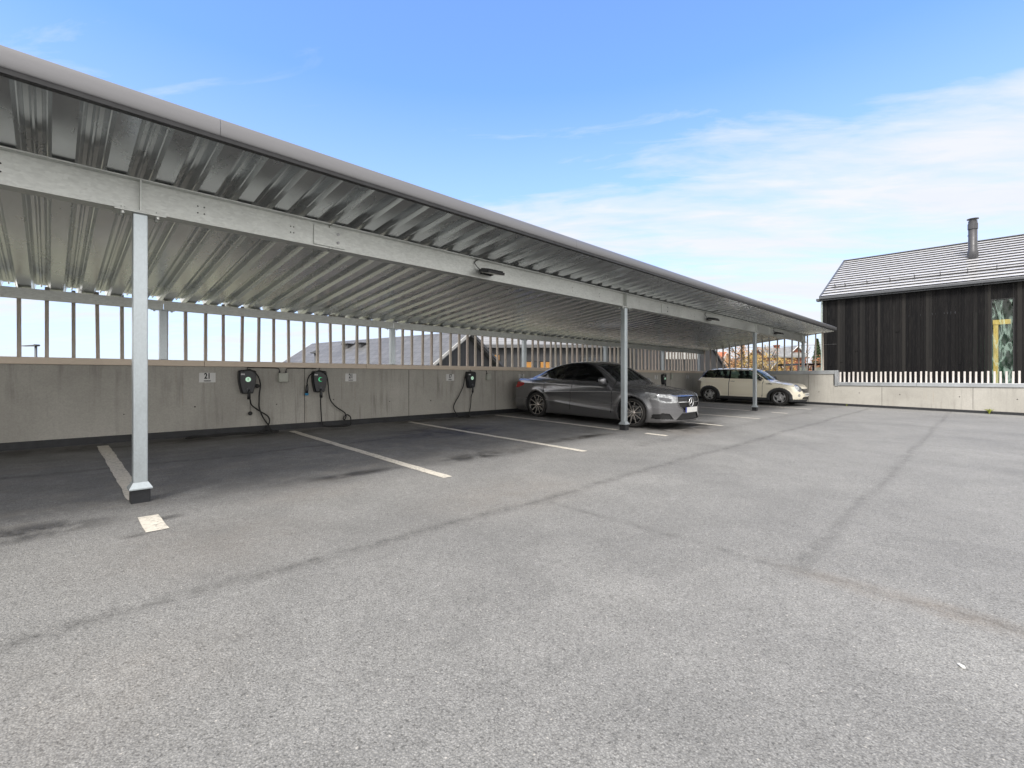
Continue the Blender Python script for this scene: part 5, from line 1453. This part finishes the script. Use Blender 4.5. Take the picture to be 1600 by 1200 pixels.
# cloud cover: thick low down, thinner high up; open blue overhead
el = sp.outputs[2]
cover = ramp(nt, el, [(0.0, 0.33), (0.16, 0.315), (0.34, 0.30), (0.39, 0.20), (0.47, 0.06)])
# a bank of cloud to the east side (beyond the end wall), clearer over the carport
east = math_n(nt, 'ADD', math_n(nt, 'MULTIPLY', sp.outputs[0], 0.5), math_n(nt, 'MULTIPLY', sp.outputs[1], -0.28))
thr = math_n(nt, 'ADD', math_n(nt, 'SUBTRACT', cl, 0.20), math_n(nt, 'ADD', cover, math_n(nt, 'MULTIPLY', east, 0.20)))
# thin unseen cloud added behind the viewer to neutralise the fill light
back = ramp(nt, math_n(nt, 'ADD', math_n(nt, 'MULTIPLY', math_n(nt, 'ADD', math_n(nt, 'MULTIPLY', sp.outputs[0], -CA), math_n(nt, 'MULTIPLY', sp.outputs[1], -SA)), 0.5), 0.5), [(0.30, 0.0), (0.55, 0.46)])
left = math_n(nt, 'SUBTRACT', math_n(nt, 'ADD', math_n(nt, 'MULTIPLY', sp.outputs[0], -SA - 1.15 * CA), math_n(nt, 'MULTIPLY', sp.outputs[1], CA - 1.15 * SA)), 0.0)
back = math_n(nt, 'MAXIMUM', back, ramp(nt, left, [(0.0, 0.0), (0.18, 0.46)]))
thr = math_n(nt, 'ADD', thr, back)
# and a thin unseen veil added overhead to whiten ambient light and reflections
thr = math_n(nt, 'ADD', thr, ramp(nt, el, [(0.63, 0.0), (0.76, 0.46)]))
mask = ramp(nt, thr, [(0.53, 0.0), (0.61, 0.45), (0.74, 1.0)])
blue = mix_c(nt, 1.0, sky.outputs[0], (1.0, 1.55, 2.45), 'MULTIPLY')
blue = mix_c(nt, 0.06, blue, (5.4, 5.4, 5.4))
CLOUD = 5.6
hz = ramp(nt, el, [(0.0, 0.85), (0.12, 0.62), (0.24, 0.42), (0.38, 0.23), (0.52, 0.04)])
white = mix_c(nt, n2, (CLOUD * .86, CLOUD * .90, CLOUD * .97), (CLOUD * 1.02, CLOUD * 1.03, CLOUD * 1.05))
# stray high wisps
n3 = noise(nt, 2.3, 8, 0.62, mp.outputs[0], 0.9)
wisp = math_n(nt, 'MULTIPLY', ramp(nt, n3, [(0.61, 0.0), (0.76, 0.5)]), ramp(nt, el, [(0.30, 1.0), (0.62, 0.3)]))
blue = mix_c(nt, wisp, blue, (CLOUD, CLOUD, CLOUD))
blue = mix_c(nt, hz, blue, (CLOUD * .86, CLOUD * .91, CLOUD * 1.02))
# cloud out of view is brightened to lift the shade under the carport
white = mix_c(nt, 1.0, white, ramp(nt, back, [(0.0, 0.94), (0.40, 1.0)]), 'MULTIPLY')
glowc = mix_c(nt, math_n(nt, 'MULTIPLY', back, 2.15, True), white, (CLOUD * 1.75, CLOUD * 1.70, CLOUD * 1.62))
L(nt, mix_c(nt, math_n(nt, 'MULTIPLY', mask, 0.95), blue, glowc), bg.inputs[0])
bg.inputs[1].default_value = 0.10

sd = bpy.data.lights.new('sun', 'SUN'); sd.energy = 2.2; sd.angle = R(18); sd.color = (1.0, 0.95, 0.88)
so = bpy.data.objects.new('sun', sd); COL.objects.link(so)
dv = Vector((math.cos(SUN_EL) * math.cos(SUN_AZ), math.cos(SUN_EL) * math.sin(SUN_AZ), math.sin(SUN_EL)))
so.rotation_euler = dv.to_track_quat('Z', 'Y').to_euler(); so.location = (0, -5, 30)

cam = bpy.data.cameras.new('camera'); co = bpy.data.objects.new('camera', cam); COL.objects.link(co); SC.camera = co
co.location = (0, 0, EYE); co.rotation_euler = (R(90), 0, ALPHA - R(90))
cam.sensor_width = 36; cam.lens = 36 * FOC / 1600; cam.shift_y = -11 / 1600; cam.clip_end = 2000; cam.clip_start = 0.05
SC.view_settings.view_transform = 'Standard'; SC.view_settings.look = 'None'; SC.view_settings.exposure = 0.87; SC.view_settings.gamma = 1
SC.cycles.max_bounces = 8; SC.cycles.transparent_max_bounces = 12
